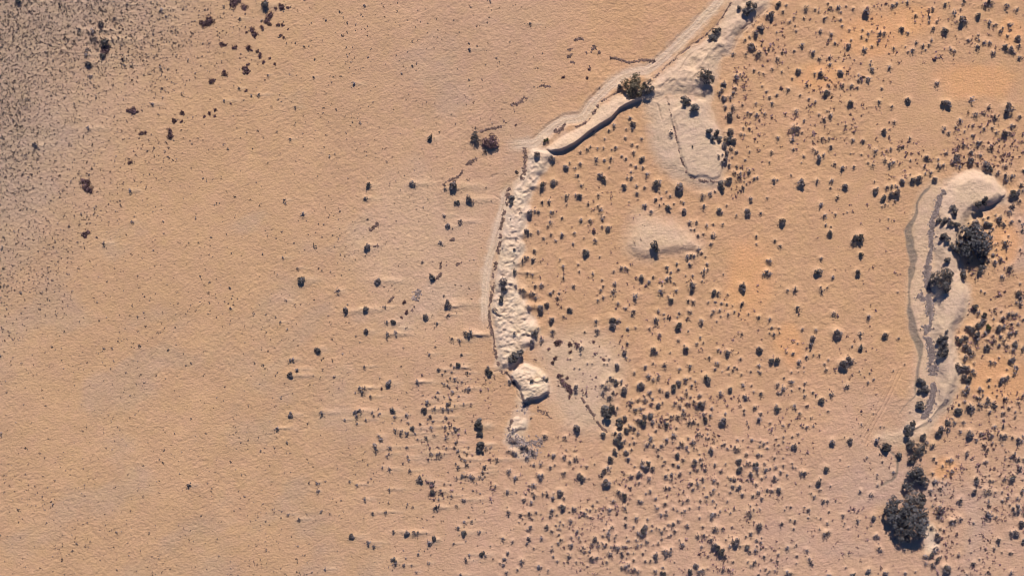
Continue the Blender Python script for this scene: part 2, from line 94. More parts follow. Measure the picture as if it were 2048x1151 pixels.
1536 863|203 118 52;510 78 52;651 78 50;862 65 40;862 85 26;925 115 50t;960 115 40t;940 145 46t;460 290 48;265 325 34;288 325 40;52 368 48f;75 455 46;90 475 34;405 408 48;415 375 26;412 462 26;368 515 30;440 550 34;475 552 26;735 475 32;822 502 38g;323 620 34;178 600 24;600 665 30;838 678 46;714 705 34;470 728 30;106 730 36;213 710 28;450 810 44;475 800 42;865 820 26;850 835 24;875 840 28;885 925 36;898 945 32;155 920 34;325 1010 34;338 1035 32;350 1055 24;150 1120 42;175 1130 34;803 1112 46;940 1135 46;310 942 30f;80 975 26;490 1143 42;675 1143 46;612 726 18;497 432 18;875 425 26;1000 320 34f;150 340 22;72 1030 22;340 488 20;10 1108 22;30 470 28;100 325 24;380 1150 20;95 310 18;60 55 22;120 75 22;120 40 22f;80 100 16;50 205 26f;120 205 16;190 250 22;195 280 20;220 285 16;120 270 26;60 280 30f;15 290 20;130 620 20;175 700 20;145 595 14;205 770 20f;290 600 20f;320 685 22;385 682 12;420 688 16f;410 775 22;485 635 20;330 428 16;490 310 10;610 40 12;575 218 14;640 272 14;790 200 22f;890 175 18;912 238 20;885 45 24f;870 340 20f;870 365 18f;600 750 14;790 768 10;640 772 14f;225 900 20;210 915 12;230 985 24f;20 1015 16f;225 1045 14;55 1105 18;620 1080 14;885 890 14;235 18 22;190 38 22f
1792 863|85 10 56t;25 185 50t;100 95 50t;120 240 40t;210 40 56;235 85 40;290 105 44;335 15 56;580 18 62;760 20 30;760 40 28;840 30 40;870 35 40;975 62 44f;1015 30 24;1005 70 24;435 225 42;405 230 24;440 315 38;635 380 46;638 405 38;625 470 46;505 550 42;938 185 42;972 218 34;985 290 42;928 365 50;925 390 26;1010 465 40;970 530 38;970 590 40f;975 625 40f;930 610 34;942 645 30;892 525 24;735 552 28;740 585 30;730 645 38;742 665 40;798 678 20;340 640 50;370 630 42;340 670 40;345 595 40;510 692 40;460 715 56f;435 712 36;1000 730 48;950 805 46;920 805 34;975 825 20;1018 865 40;272 470 42;355 450 36;335 845 50;320 815 44;285 765 40;348 770 26;378 782 20;290 592 26;70 942 26;235 995 44;275 985 46;325 1025 46;400 1095 60;385 1080 46;412 1120 36;618 1050 34;920 1125 36;908 965 26;710 930 18;310 395 48f;725 478 70f;700 105 34;725 140 30f;560 180 34f;720 238 28;700 245 16;290 330 30;865 378 30f;735 1118 20;1020 220 24;320 240 20;235 150 24;245 715 40;200 510 56t;205 580 46t;215 545 40t;675 435 16;905 580 18;845 545 22f;855 555 14;770 660 12;620 725 22f;485 805 16;460 470 14;375 370 18;400 410 18f;365 400 18;300 210 30f;370 270 26f;570 155 24;750 390 30f;775 390 18;715 355 16;745 345 14;825 350 16;845 480 20f;790 480 20;640 60 24f;770 90 20;680 15 26f;930 45 22;850 105 14;875 210 18;880 160 14;1015 380 14;1015 655 26f;815 865 40f;780 930 26;845 960 16;930 970 14;500 980 24f;600 960 14;665 1015 14;565 1140 24;245 655 24;310 535 14;430 590 10;125 955 14;285 1055 40f;240 1050 30f;305 1075 24;350 1000 30f;300 945 50f;320 930 40;155 1115 18;75 1130 26f
"""

# trees: east, south, crown width, height (m), tone, label
TREES = [
 (1266,174,42,3.2,'olive','leafy brown-green tree at the track bend above the shaded scarp'),
 (1294,178,24,2.4,'dark','dark rounded tree touching the leafy track-bend tree on its right side'),
 (1940,486,60,4.2,'ash','biggest grey tree, below the rounded head of the crescent dune'),
 (1962,508,26,2.4,'ash','smaller grey tree crowding the lower right of the biggest grey tree'),
 (1868,556,26,2.6,'dark','left half of the dark bush pair on the middle of the crescent dune'),
 (1884,552,28,2.8,'dark','right half of the dark bush pair on the middle of the crescent dune'),
 (1881,572,24,2.4,'dark','lowest dark tree under the bush pair on the middle of the crescent dune'),
 (1822,888,20,2.0,'dark','upper tree of the dark thicket just below the tail of the crescent dune'),
 (1837,898,22,2.0,'dark','right tree of the dark thicket just below the tail of the crescent dune'),
 (1823,913,18,1.9,'dark','lowest tree of the dark thicket just below the tail of the crescent dune'),
 (1832,945,36,2.8,'ash','topmost grey tree of the long bottom thicket, fully round crown'),
 (1846,960,20,2.2,'ash','grey tree on the right edge of the long bottom thicket near its top'),
 (1814,970,22,2.2,'ash','grey tree on the left edge of the long bottom thicket near its top'),
 (1824,994,28,2.8,'dark','dark tree at the waist of the long bottom thicket'),
 (1796,1020,50,3.8,'ash','widest grey tree at the lower left of the long bottom thicket'),
 (1782,1002,24,2.8,'ash','outlying grey tree at the left shoulder of the long bottom thicket'),
 (1824,1048,46,4.4,'ash','tall grey tree casting the deep shadow at the foot of the bottom thicket'),
 (1796,1052,30,3.4,'ash','grey tree at the bottom left corner of the long bottom thicket'),
 (1409,157,30,2.0,'dark','round dark dome tree alone on the pale sand right of the track'),
 (982,285,30,1.5,'purple','wide purple-grey tree at the track corner, right of a darker one'),
 (952,275,21,1.7,'dark','dark tree at the track corner, left of a wide purple-grey one'),
 (1812,1020,32,3.8,'ash','grey tree in the very middle of the widest part of the bottom thicket'),
 (1842,1026,24,2.8,'ash','grey tree bulging from the right side of the bottom thicket beside bare sand'),
 (1806,1066,28,3.0,'ash','lowest grey tree of the bottom thicket, left of its deep shadow'),
]

# ------------------------------------------------------------------ noise and masks
_RT = np.random.default_rng(7)
_TAB = [_RT.random((256, 256)) for _ in range(12)]
def vn(x, y, s, k=0):
    x = x / s; y = y / s
    xi = np.floor(x).astype(np.int64); yi = np.floor(y).astype(np.int64)
    fx = x - xi; fy = y - yi
    fx = fx * fx * (3 - 2 * fx); fy = fy * fy * (3 - 2 * fy)
    T = _TAB[k % 12]
    a = T[yi & 255, xi & 255]; b = T[yi & 255, (xi + 1) & 255]
    c = T[(yi + 1) & 255, xi & 255]; d = T[(yi + 1) & 255, (xi + 1) & 255]
    return (a * (1 - fx) + b * fx) * (1 - fy) + (c * (1 - fx) + d * fx) * fy
def fbm(x, y, s, k=0, n=3):
    t = 0; a = 1; w = 0
    for i in range(n):
        t = t + a * (vn(x, y, s, k + i) - 0.5); w += a; a *= 0.55; s *= 0.48
    return t / w * 2
def sstep(a, b, v):
    t = np.clip((v - a) / (b - a), 0, 1)
    return t * t * (3 - 2 * t)
def smooth_line(p, closed=False, n=4):
    p = np.array(p, float); m = len(p); out = []
    for i in range(m if closed else m - 1):
        a = p[(i - 1) % m] if closed else p[max(i - 1, 0)]
        b = p[i]; c = p[(i + 1) % m]
        d = p[(i + 2) % m] if closed else p[min(i + 2, m - 1)]
        for j in range(n):
            t = j / n
            out.append(0.5 * (2 * b + (c - a) * t + (2 * a - 5 * b + 4 * c - d) * t * t + (3 * b - a - 3 * c + d) * t ** 3))
    if not closed: out.append(p[-1])
    return np.array(out)

# ------------------------------------------------------------------ terrain grid
STEP = 1.9
def axis(lo, hi):
    core = np.arange(lo, hi + STEP, STEP)
    e = []; d = STEP; t = 0
    while t < 30000:
        d *= 1.4; t += d; e.append(t)
    e = np.array(e)
    return np.concatenate([(core[0] - e)[::-1], core, core[-1] + e]), len(e)
AX, NPX = axis(-40, 2088)
AY, NPY = axis(-40, 1191)
GX, GY = np.meshgrid(AX, AY)
SHP = GX.shape
WXX = GX + 5 * fbm(GX, GY, 26, 2)
WYY = GY + 5 * fbm(GX, GY, 26, 5)

def window(pts, pad):
    p = np.array(pts)
    x0, x1 = np.searchsorted(AX, [p[:, 0].min() - pad, p[:, 0].max() + pad])
    y0, y1 = np.searchsorted(AY, [p[:, 1].min() - pad, p[:, 1].max() + pad])
    return slice(max(y0, 0), y1), slice(max(x0, 0), x1)
def line_dist(pts, pad=60, warp=1.0, smooth=True, far=1e3):
    p = smooth_line(pts) if smooth else np.array(pts, float)
    out = np.full(SHP, far); w = window(p, pad)
    x = GX[w] + warp * (WXX - GX)[w]; y = GY[w] + warp * (WYY - GY)[w]
    d = np.full(x.shape, 1e9)
    for (ax, ay), (bx, by) in zip(p[:-1], p[1:]):
        vx, vy = bx - ax, by - ay; q = vx * vx + vy * vy + 1e-9
        t = np.clip(((x - ax) * vx + (y - ay) * vy) / q, 0, 1)
        d = np.minimum(d, (x - ax - t * vx) ** 2 + (y - ay - t * vy) ** 2)
    out[w] = np.sqrt(d)
    return out
def poly_sd(pts, pad=60, warp=1.0, smooth=True):
    p = smooth_line(pts, True) if smooth else np.array(pts, float)
    q = np.vstack([p, p[:1]])
    out = np.full(SHP, -1e3); w = window(p, pad)
    x = GX[w] + warp * (WXX - GX)[w]; y = GY[w] + warp * (WYY - GY)[w]
    d = np.full(x.shape, 1e9); ins = np.zeros(x.shape, bool)
    for (ax, ay), (bx, by) in zip(q[:-1], q[1:]):
        vx, vy = bx - ax, by - ay; qq = vx * vx + vy * vy + 1e-9
        t = np.clip(((x - ax) * vx + (y - ay) * vy) / qq, 0, 1)
        d = np.minimum(d, (x - ax - t * vx) ** 2 + (y - ay - t * vy) ** 2)
        c = (ay > y) != (by > y)
        ins ^= c & (x < vx * (y - ay) / (vy if abs(vy) > 1e-9 else 1e-9) + ax)
    out[w] = np.where(ins, 1, -1) * np.sqrt(d)
    return out

# ---- landform outlines
P_low = [(1300,165),(1262,185),(1236,190),(1204,208),(1184,232),(1167,250),(1149,258),(1110,280),(1088,298)]
P_scarp = [(1100,306),(1121,303),(1134,299),(1149,291),(1164,279),(1184,264),(1199,254),(1224,239),(1239,221),(1256,212),(1285,200)]
R_scarp = poly_sd(P_low + P_scarp, smooth=False, warp=.2)
R_north = poly_sd([(1490,-60),(1440,45),(1388,92),(1325,142),(1290,170),(1270,195),(1300,208),(1340,190),(1400,202),(1418,205),(1430,165),(1440,122),(1464,104),(1488,60),(1536,10),(1560,-60)])
R_lobe = poly_sd([(1290,190),(1340,180),(1415,190),(1428,230),(1440,250),(1453,300),(1451,350),(1440,378),(1400,381),(1360,366),(1325,342),(1302,300),(1294,240)])
R_lobe2 = poly_sd([(1342,220),(1410,200),(1430,240),(1446,300),(1440,352),(1400,357),(1378,350),(1362,310),(1350,265)])
R_south = poly_sd([(1085,295),(1110,305),(1088,345),(1066,385),(1057,430),(1047,470),(1050,500),(1036,530),(1034,575),(1047,600),(1072,640),(1080,660),(1064,685),(1047,700),(1040,722),(1015,735),(998,735),(992,700),(985,650),(983,600),(988,550),(997,500),(1005,450),(1018,400),(1025,375),(1045,340),(1060,300)])
R_tail = poly_sd(warp=1.5, pts=[(1018,742),(1045,727),(1070,735),(1095,755),(1102,775),(1092,793),(1070,799),(1048,805),(1040,790),(1030,765)])
R_small = poly_sd([(1018,842),(1032,828),(1052,835),(1058,848),(1052,858),(1035,862),(1045,880),(1020,890),(1012,870)])
R_cres = poly_sd([(1890,375),(1905,352),(1940,336),(1980,345),(2005,365),(2014,390),(2008,405),(1985,413),(1960,425),(1938,440),(1932,470),(1920,520),(1930,560),(1941,590),(1932,630),(1912,665),(1914,700),(1921,750),(1908,795),(1882,828),(1850,852),(1822,868),(1812,880),(1806,870),(1815,850),(1845,838),(1862,815),(1868,770),(1866,720),(1858,680),(1862,620),(1860,560),(1866,500),(1870,440)])
R_head = poly_sd([(1946,424),(1966,413),(1990,408),(2007,396),(2012,378),(1995,352),(1960,348),(1930,372)])
R_apron = poly_sd([(1880,362),(1858,372),(1836,400),(1822,450),(1826,520),(1816,580),(1822,650),(1836,700),(1826,770),(1806,850),(1760,865),(1755,880),(1810,885),(1870,840),(1870,600),(1874,440),(1900,380)])
P_fan_s = [(1406,497),(1385,507),(1340,511),(1300,519),(1268,516)]
R_fan = poly_sd([(1252,470),(1262,432),(1290,420),(1335,432),(1380,455),(1402,480)] + P_fan_s + [(1250,495)])
R_pale = poly_sd([(1075,690),(1120,675),(1180,672),(1228,700),(1242,740),(1222,780),(1212,815),(1225,850),(1190,850),(1150,850),(1110,800),(1100,750),(1085,725)])
R_patch = poly_sd([(1848,1045),(1862,1048),(1873,1075),(1870,1098),(1852,1100),(1846,1070)])
R_wind = poly_sd([(800,330),(900,350),(1000,370),(1030,300),(1020,372),(1000,430),(980,520),(968,640),(930,660),(860,660),(780,640),(700,560),(690,460),(740,380)], pad=160)
T_north = line_dist([(1466,-60),(1440,0),(1405,38),(1362,82),(1325,118),(1295,140),(1279,142),(1249,150),(1219,172),(1184,207),(1164,234),(1132,239),(1107,254),(1082,274),(1069,286),(1030,289),(1000,291)], warp=.25)
T_south = line_dist([(1035,362),(1015,378),(1004,420),(996,450),(985,495),(977,525),(972,565),(970,600),(970,640),(975,668)], warp=.25)
P_chan = [(1860,374),(1843,392),(1834,408),(1832,430),(1820,452),(1819,472),(1826,510),(1822,545),(1818,580),(1820,615),(1824,640),(1828,665),(1837,690),(1840,715),(1834,745),(1831,775),(1831,790),(1815,806),(1800,825)]
C_line = line_dist(P_chan, warp=.6)
_cw = np.interp(GY, [370,400,440,460,520,545,560,590,620,655,690,715,760,830], [2.5,3,5,7,8,6,3.5,3,5,8,8,4,2.5,1.2])
R_chan = _cw * (.65 + .7 * vn(GX, GY, 16, 5)) - C_line
C2 = line_dist([(1760,895),(1785,905),(1795,930),(1788,955),(1765,968)], warp=.6)
R_chan = np.maximum(R_chan, 3 - C2)
RUT = np.minimum(np.minimum(line_dist([(1798,740),(1768,803),(1736,861),(1724,886)], warp=.1), line_dist([(1805,742),(1775,805),(1743,863),(1731,888)], warp=.1)),
                 line_dist([(1790,735),(1758,803),(1727,858)], warp=.1) + .6)
trk = np.minimum(T_north * .82, T_south)
R_track = 9.5 - trk

# ---- heights (metres)
left = sstep(1120, 900, GX + 0.25 * (GY - 500))
H = 0.30 * fbm(GX, GY, 260, 1) + 0.07 * fbm(GX, GY, 70, 3)
ca, sa = math.cos(.42), math.sin(.42)
uu = GX * ca - GY * sa; vv = GX * sa + GY * ca
rough = .55 + .45 * sstep(-.25, .35, fbm(GX, GY, 140, 6, 2))
upleft = sstep(560, 60, GX + .55 * GY) 
streak = fbm(uu / 1.5, vv, 5.2, 4, 3)
iso = fbm(GX * .78 + GY * .63, GY * .78 - GX * .63, 5.4, 1, 3)
H += left * rough * ((0.043 - .025 * upleft) * streak + (.035 + .05 * upleft) * iso)
pits = sstep(.12, .40, fbm(GX * .9 - GY * .44, GY * .9 + GX * .44, 6.5, 9, 2))
H += left * (.03 + .05 * upleft) * fbm(GX, GY, 4.6, 8, 2) - left * (.03 + .03 * upleft) * rough * pits
PATCH = np.zeros(SHP)
for X, Y, sx, sy in [(1745,70,90,50),(1640,150,60,35),(2010,485,40,55),(1995,755,70,50),(1500,560,60,90),(1580,690,40,50),(1830,40,60,40),(1895,935,40,26),(1960,160,90,40),(2030,60,30,40)]:
    PATCH = np.maximum(PATCH, np.exp(-((WXX + 18 * fbm(GX, GY, 60, 8, 2) - X) / sx) ** 2 - ((WYY + 14 * fbm(GX, GY, 50, 5, 2) - Y) / sy) ** 2))
PATCH = sstep(.25, .75, PATCH)
calm = sstep(.15, .45, fbm(GX, GY, 210, 9, 2) + .5 * sstep(1450, 1700, GX) * sstep(300, 100, GY))
right = 1 - left
calm = np.maximum(np.clip(calm, 0, 1), PATCH)
leather = 1 - np.abs(fbm(GX * .8 + GY * .25, GY, 12, 7, 2)) * 1.6
H += right * (1 - .7 * calm) * (0.055 * leather + (.042 - .012 * sstep(650, 900, GY)) * fbm(GX * .8 + GY * .6, GY * .8 - GX * .6, 6.0, 2, 3) + .035 * fbm(GX * .6 - GY * .8, GY * .6 + GX * .8, 4.6, 11, 2))

def profile(sd, wid): return sstep(0, wid, sd)
clean = np.zeros(SHP)             # where wind-packed sand smooths the small relief
dl = line_dist(P_low, pad=120, smooth=False); ds = line_dist(P_scarp, pad=120, smooth=False)
gn = 1 - np.abs(fbm(GX * .8 + GY * .45, GY * .8 - GX * .3, 22, 4, 3)) * 2.4
F1 = 1.25 * (dl / (dl + ds + 1e-6)) ** .8 * profile(R_scarp, 5) + .16 * gn * profile(R_scarp, 14)
F2 = .30 * profile(R_north, 16) + .9 * profile(R_north, 75) + .32 * gn * profile(R_north, 30)
F3 = .06 * gn * profile(R_lobe, 30) + .42 * profile(R_lobe, 30) + .22 * profile(R_lobe2, 5)
gul = 1 - np.abs(fbm(GX * .6 - GY * .3, GY + GX * .25, 11, 10, 3)) * 2.4
F4 = profile(R_south, 15) * (.52 + .22 * gul + .16 * fbm(GX, GY, 6, 1, 3))
for _x, _y, _a, _b, _h in [(1062,612,15,8,.45),(1062,650,18,8,.55),(1052,684,17,8,.45),(1048,585,12,8,.4),(1078,340,12,9,.4),(1062,372,14,7,.4),(1052,425,14,7,.35),(1044,470,12,7,.35),(1036,525,12,8,.35)]:
    F4 = np.maximum(F4, _h * np.exp(-((WXX - _x) / _a) ** 2 - ((WYY - _y) / _b) ** 2) + .55 * profile(R_south, 15) * .6)
F5 = (.6 * profile(R_tail, 7) + .4 * profile(R_tail, 34)) * (1.3 + .008 * (GY - 765) + .30 * gul)
F6 = profile(R_small, 9) * (.28 + .12 * gul)
R_trail = 20 - line_dist([(1048,800),(1046,830),(1038,860),(1030,885),(1052,905)], warp=2.2)
F7 = 1.35 * profile(R_cres, 26) + .55 * profile(R_head, 6) * sstep(375, 404, GY) * sstep(1940, 1980, GX) + .12 * profile(R_apron, 14)
df_s = line_dist(P_fan_s, pad=150)
F8 = .75 * profile(R_fan, 22) * (.08 + .92 * np.clip(1 - df_s / 95, 0, 1))
F9 = .16 * profile(R_pale, 22)
DUNE = np.maximum.reduce([F1, F2, F3, F4, F5, F6, F7, F8, F9])
dm = sstep(.02, .3, DUNE)
H = H * (1 - .55 * dm) + DUNE + dm * (.11 * fbm(uu / 1.6, vv, 18, 3, 3) + .035 * fbm(GX, GY, 5, 5, 2))
tm = sstep(-3, 3, R_track)
H = H * (1 - .7 * tm) + tm * (.03 * fbm(GX, GY, 40, 3)) - .03 * tm + .025 * np.exp(-(trk - 11.5) ** 2 / 5) * vn(GX, GY, 14, 3) - .05 * np.exp(-(trk - 3.6) ** 2 / 1.5) - .06 * np.exp(-(trk - 7.5) ** 2 / 1.2) * vn(GX, GY, 30, 8) + .04 * tm * fbm(GX, GY, 7, 4, 2)
CRACK_AND_SHADE_LINES = [[(1465,2),(1435,48),(1413,68),(1388,88),(1363,108),(1328,138),(1308,158)],[(1240,183),(1204,203),(1184,230),(1167,248),(1149,255)],
 [(1440,62),(1420,88),(1395,103),(1375,116),(1350,150),(1322,172)],[(1484,57),(1494,50),(1506,52),(1504,62)],[(1535,14),(1505,45),(1487,62),(1462,108),(1443,122)],
 [(1335,200),(1350,265),(1360,310),(1373,345),(1378,353),(1400,360),(1440,363)],[(1313,208),(1320,225),(1326,240)],[(1332,195),(1336,210),(1350,245),(1356,275)],
 [(1020,372),(1008,393),(1002,438),(990,490),(984,540),(980,600),(984,650)],[(990,742),(1002,740),(1016,748),(1028,770),(1034,790),(1052,806),(1060,815)],
 [(1010,350),(985,352),(975,365)],[(1000,400),(990,392),(985,395)],[(1965,413),(1990,407),(2006,394)],[(1280,172),(1300,165),(1330,160)]]
CR = np.minimum.reduce([line_dist(c, warp=.8) for c in CRACK_AND_SHADE_LINES])  # cracks, plus shade lines at the dune foot and slip face
H -= .15 * np.exp(-(CR / 1.5) ** 2) * sstep(.28, .5, vn(GX, GY, 13, 6))
H -= .07 * sstep(-1, 3, R_chan)
H -= .06 * np.exp(-(RUT / 1.3) ** 2) - .03 * np.exp(-((RUT - 3) / 1.3) ** 2)

# ---- small landforms under and behind single plants
def bump(cx, cy, sx, sy, hh):
    r = 3.2
    x0, x1 = np.searchsorted(AX, [cx - r * sx, cx + r * sx]); y0, y1 = np.searchsorted(AY, [cy - r * sy, cy + r * sy])
    if x1 <= x0 or y1 <= y0: return
    w = (slice(y0, y1), slice(x0, x1))
    H[w] += hh * np.exp(-((GX[w] - cx) / sx) ** 2 - ((GY[w] - cy) / sy) ** 2)
PALE = np.zeros(SHP)
def pale(cx, cy, sx, sy, a):
    r = 2.6
    x0, x1 = np.searchsorted(AX, [cx - r * sx, cx + r * sx]); y0, y1 = np.searchsorted(AY, [cy - r * sy, cy + r * sy])
    w = (slice(y0, y1), slice(x0, x1))
    PALE[w] = np.maximum(PALE[w], a * np.exp(-((GX[w] - cx) / sx) ** 2 - ((GY[w] - cy) / sy) ** 2))

rng = np.random.default_rng(21)
PLANTS = []
for ln in SURVEY.strip().split('\n'):
    o, items = ln.split('|'); ox, oy = map(float, o.split())
    for it in items.split(';'):
        a = it.split(); k = ''
        if a[2][-1] in 'fgtp': k = a[2][-1]; a[2] = a[2][:-1]
        PLANTS.append((ox + float(a[0]) / 3.996, oy + float(a[1]) / 3.996, float(a[2]) / 3.996, k))
for X, Y, w, k in PLANTS:
    if k in 'tp' and k: continue
    r = w * .5
    if X > 1035 + .12 * (600 - Y) or Y > 900 and X > 1000:
        bump(X, Y - .30 * r, 1.1 * r + 1.2, 1.0 * r + 1.2, .043 * w ** .8)
        pale(X, Y - .35 * r, 1.2 * r + .6, 1.15 * r + .6, .4)
    elif w > 5.5:
        tl = rng.uniform(.3, 1.4); bump(X + 1.6 * w * tl, Y - .1 * w, 1.7 * w * tl, .42 * w, .011 * w * tl)
        bump(X, Y, .8 * w, .7 * w, .012 * w)
        pale(X + 1.7 * w * tl, Y, 1.9 * w * tl, .5 * w, .45)
for X, Y, sx, sy, h in [(956,668,17,4,.35),(909,612,8,3,.25),(931,734,9,3,.3),(842,762,9,3,.25),(810,655,14,6,.15),(975,850,11,7,.3),(978,887,12,4,.25),(875,1077,6,2.5,.2),(740,775,7,3,.2),(728,616,12,3,.15)]:
    bump(X, Y, sx, sy, h); pale(X, Y, sx, sy, .9)

def hz(X, Y):
    i = np.clip(np.searchsorted(AX, X) - 1, 0, len(AX) - 2); j = np.clip(np.searchsorted(AY, Y) - 1, 0, len(AY) - 2)
    fx = (X - AX[i]) / (AX[i + 1] - AX[i]); fy = (Y - AY[j]) / (AY[j + 1] - AY[j])
    return (H[j, i] * (1 - fx) + H[j, i + 1] * fx) * (1 - fy) + (H[j + 1, i] * (1 - fx) + H[j + 1, i + 1] * fx) * fy

# ---- soil colours (linear albedo of the sand, plus shade painted along the groove lines)
C = lambda *v: np.array(v)
def mix(a, b, m): return a * (1 - m[..., None]) + b * m[..., None]
TAN, ORANGE, PALES, WHITE = C(.53,.352,.218), C(.55,.348,.212), C(.61,.475,.36), C(.67,.55,.435)
PINK, GREY, CHAN, MAUVE = C(.54,.365,.265), C(.43,.335,.265), C(.24,.20,.165), C(.50,.365,.30)
soil = np.ones(SHP + (3,)) * TAN
big = fbm(GX, GY, 300, 4, 3)
soil = mix(soil, ORANGE, right * (.7 + .3 * sstep(-.4, .4, big)))
soil = mix(soil, PINK, right * sstep(650, 1100, GY + 90 * big) * .9)
soil = mix(soil, PINK * .97, left * sstep(500, 1000, GX) * .6)
soil = mix(soil, GREY, sstep(620, 80, GX + .62 * GY + 120 * big) * .85)
soil = mix(soil, GREY, left * sstep(.1, .5, fbm(uu / 1.6, vv, 90, 5, 3)) * .35)
soil = mix(soil, MAUVE, sstep(.0, .5, fbm(GX, GY, 120, 10, 3)) * right * sstep(1500, 1900, GX + .6 * (GY - 900)) * .75)
soil = mix(soil, C(.645,.375,.20), PATCH * .9)
soil = mix(soil, PALES, sstep(-40, 80, R_wind + 40 * fbm(GX, GY, 60, 6, 3)) * .28)
soil = mix(soil, PALES, np.maximum.reduce([sstep(-10, 9, r + 7 * fbm(GX, GY, 15, 6, 3)) for r in (R_scarp, R_north, R_cres)] + [sstep(-16, 24, R_lobe + 6 * fbm(GX, GY, 16, 3)), .85 * sstep(-22, 34, R_fan + 6 * fbm(GX, GY, 16, 3))]) * .9)
soil = mix(soil, PALES, np.maximum(sstep(-16, 14, R_apron), sstep(-40, 24, R_pale + 8 * fbm(GX, GY, 18, 7))) * .7)
soil = mix(soil, WHITE, np.maximum.reduce([sstep(-8, 8, r + 6 * fbm(GX, GY, 13, 6, 3)) for r in (R_south, R_tail, R_small, R_patch)] + [.6 * sstep(-4, 16, R_trail + 12 * fbm(GX, GY, 14, 4, 2))]) * np.clip(.85 + .3 * fbm(GX, GY, 14, 9, 3), 0, 1))
soil = mix(soil, PALES, sstep(-6, 4, R_lobe2) * .4)
soil = mix(soil, C(.64,.49,.35), np.clip(PALE, 0, 1) * .75)
soil = mix(soil, WHITE, sstep(-6, 4, R_track + 5 * fbm(GX, GY, 12, 2, 2)) * (.45 + .3 * sstep(4, 2, np.abs(trk - 3.6))) * sstep(4, 50, np.minimum.reduce([np.hypot(GX - a, GY - b) for a, b in ((1000,291),(1035,362),(975,668))])))
soil = mix(soil, CHAN, sstep(-1, 2.2, R_chan) * (.9 + .2 * fbm(GX, GY, 6, 4)))
ch = fbm(GX, GY, 22, 1, 2)[..., None] * C(.0, .01, -.025) * 1.6
soil = soil * (1 + ch)
soil *= (1 + .07 * fbm(GX, GY, 45, 6, 3) + .06 * fbm(GX, GY, 8, 3, 2))[..., None]
soil = mix(soil, C(.40,.30,.24), np.exp(-(CR / 2.2) ** 2) * sstep(.3, .6, vn(GX, GY, 13, 6)) * .45)  # cracks darkened; slope-foot and slip-face shade painted into the soil colour
soil = np.clip(soil * C(1.10, 1.09, 1.10), .02, .85)

# ------------------------------------------------------------------ materials
def mat_base(name):
    m = bpy.data.materials.new(name); m.use_nodes = True
    t = m.node_tree; b = t.nodes['Principled BSDF']
    b.inputs['Roughness'].default_value = .95
    b.inputs['Specular IOR Level'].default_value = .12
    return m, t, b
def N(t, kind, **kw):
    n = t.nodes.new(kind)
    for k, v in kw.items(): setattr(n, k, v)
    return n
def sand_material():
    m, t, b = mat_base('sand')
    at = N(t, 'ShaderNodeAttribute', attribute_name='soil')
    tc = N(t, 'ShaderNodeTexCoord')
    n1 = N(t, 'ShaderNodeTexNoise'); n1.inputs['Scale'].default_value = 4.0; n1.inputs['Detail'].default_value = 4; n1.inputs['Roughness'].default_value = .65
    t.links.new(tc.outputs['Object'], n1.inputs['Vector'])
    mr = N(t, 'ShaderNodeMapRange'); mr.inputs['From Min'].default_value = .25; mr.inputs['From Max'].default_value = .75
    mr.inputs['To Min'].default_value = .86; mr.inputs['To Max'].default_value = 1.14
    t.links.new(n1.outputs['Fac'], mr.inputs['Value'])
    vm = N(t, 'ShaderNodeVectorMath', operation='SCALE')
    t.links.new(at.outputs['Color'], vm.inputs[0]); t.links.new(mr.outputs['Result'], vm.inputs['Scale'])
    t.links.new(vm.outputs['Vector'], b.inputs['Base Color'])
    n2 = N(t, 'ShaderNodeTexNoise'); n2.inputs['Scale'].default_value = 2.0; n2.inputs['Detail'].default_value = 5; n2.inputs['Roughness'].default_value = .6
    mp = N(t, 'ShaderNodeMapping'); mp.inputs['Scale'].default_value = (.85, 1.15, 1); mp.inputs['Rotation'].default_value = (0, 0, -.42)
    t.links.new(tc.outputs['Object'], mp.inputs['Vector']); t.links.new(mp.outputs['Vector'], n2.inputs['Vector'])
    bp = N(t, 'ShaderNodeBump'); bp.inputs['Strength'].default_value = .8; bp.inputs['Distance'].default_value = .2
    t.links.new(n2.outputs['Fac'], bp.inputs['Height']); t.links.new(bp.outputs['Normal'], b.inputs['Normal'])
    return m
M_SAND = sand_material()
def leaf_material(name, col, var=.25):
    m, t, b = mat_base(name)
    at = N(t, 'ShaderNodeAttribute', attribute_name='tone')
    oi = N(t, 'ShaderNodeObjectInfo')
    ma = N(t, 'ShaderNodeMapRange'); ma.inputs['To Min'].default_value = 1 - var; ma.inputs['To Max'].default_value = 1 + var
    t.links.new(oi.outputs['Random'], ma.inputs['Value'])
    mu = N(t, 'ShaderNodeMath', operation='MULTIPLY')
    t.links.new(at.outputs['Fac'], mu.inputs[0]); t.links.new(ma.outputs['Result'], mu.inputs[1])
    vm = N(t, 'ShaderNodeVectorMath', operation='SCALE'); vm.inputs[0].default_value = col
    t.links.new(mu.outputs[0], vm.inputs['Scale']); t.links.new(vm.outputs['Vector'], b.inputs['Base Color'])
    return m
M_LEAF = {'ash': leaf_material('ash_leaf', (.125,.128,.148)), 'grey': leaf_material('saltbush_leaf', (.185,.165,.18)), 'dark': leaf_material('dark_leaf', (.135,.13,.138)),
          'olive': leaf_material('olive_leaf', (.155,.135,.10)), 'green': leaf_material('green_leaf', (.085,.095,.05)),
          'purple': leaf_material('purple_leaf', (.19,.125,.14)), 'tuft': leaf_material('dry_tuft', (.21,.17,.155), .0),
          'litter': leaf_material('plant_litter', (.21,.15,.14), .1), 'crust': leaf_material('grey_litter', (.28,.235,.24), .1),
          'twig': leaf_material('dead_twig', (.26,.20,.16), .2), 'bark': leaf_material('bark', (.16,.12,.10), .1)}

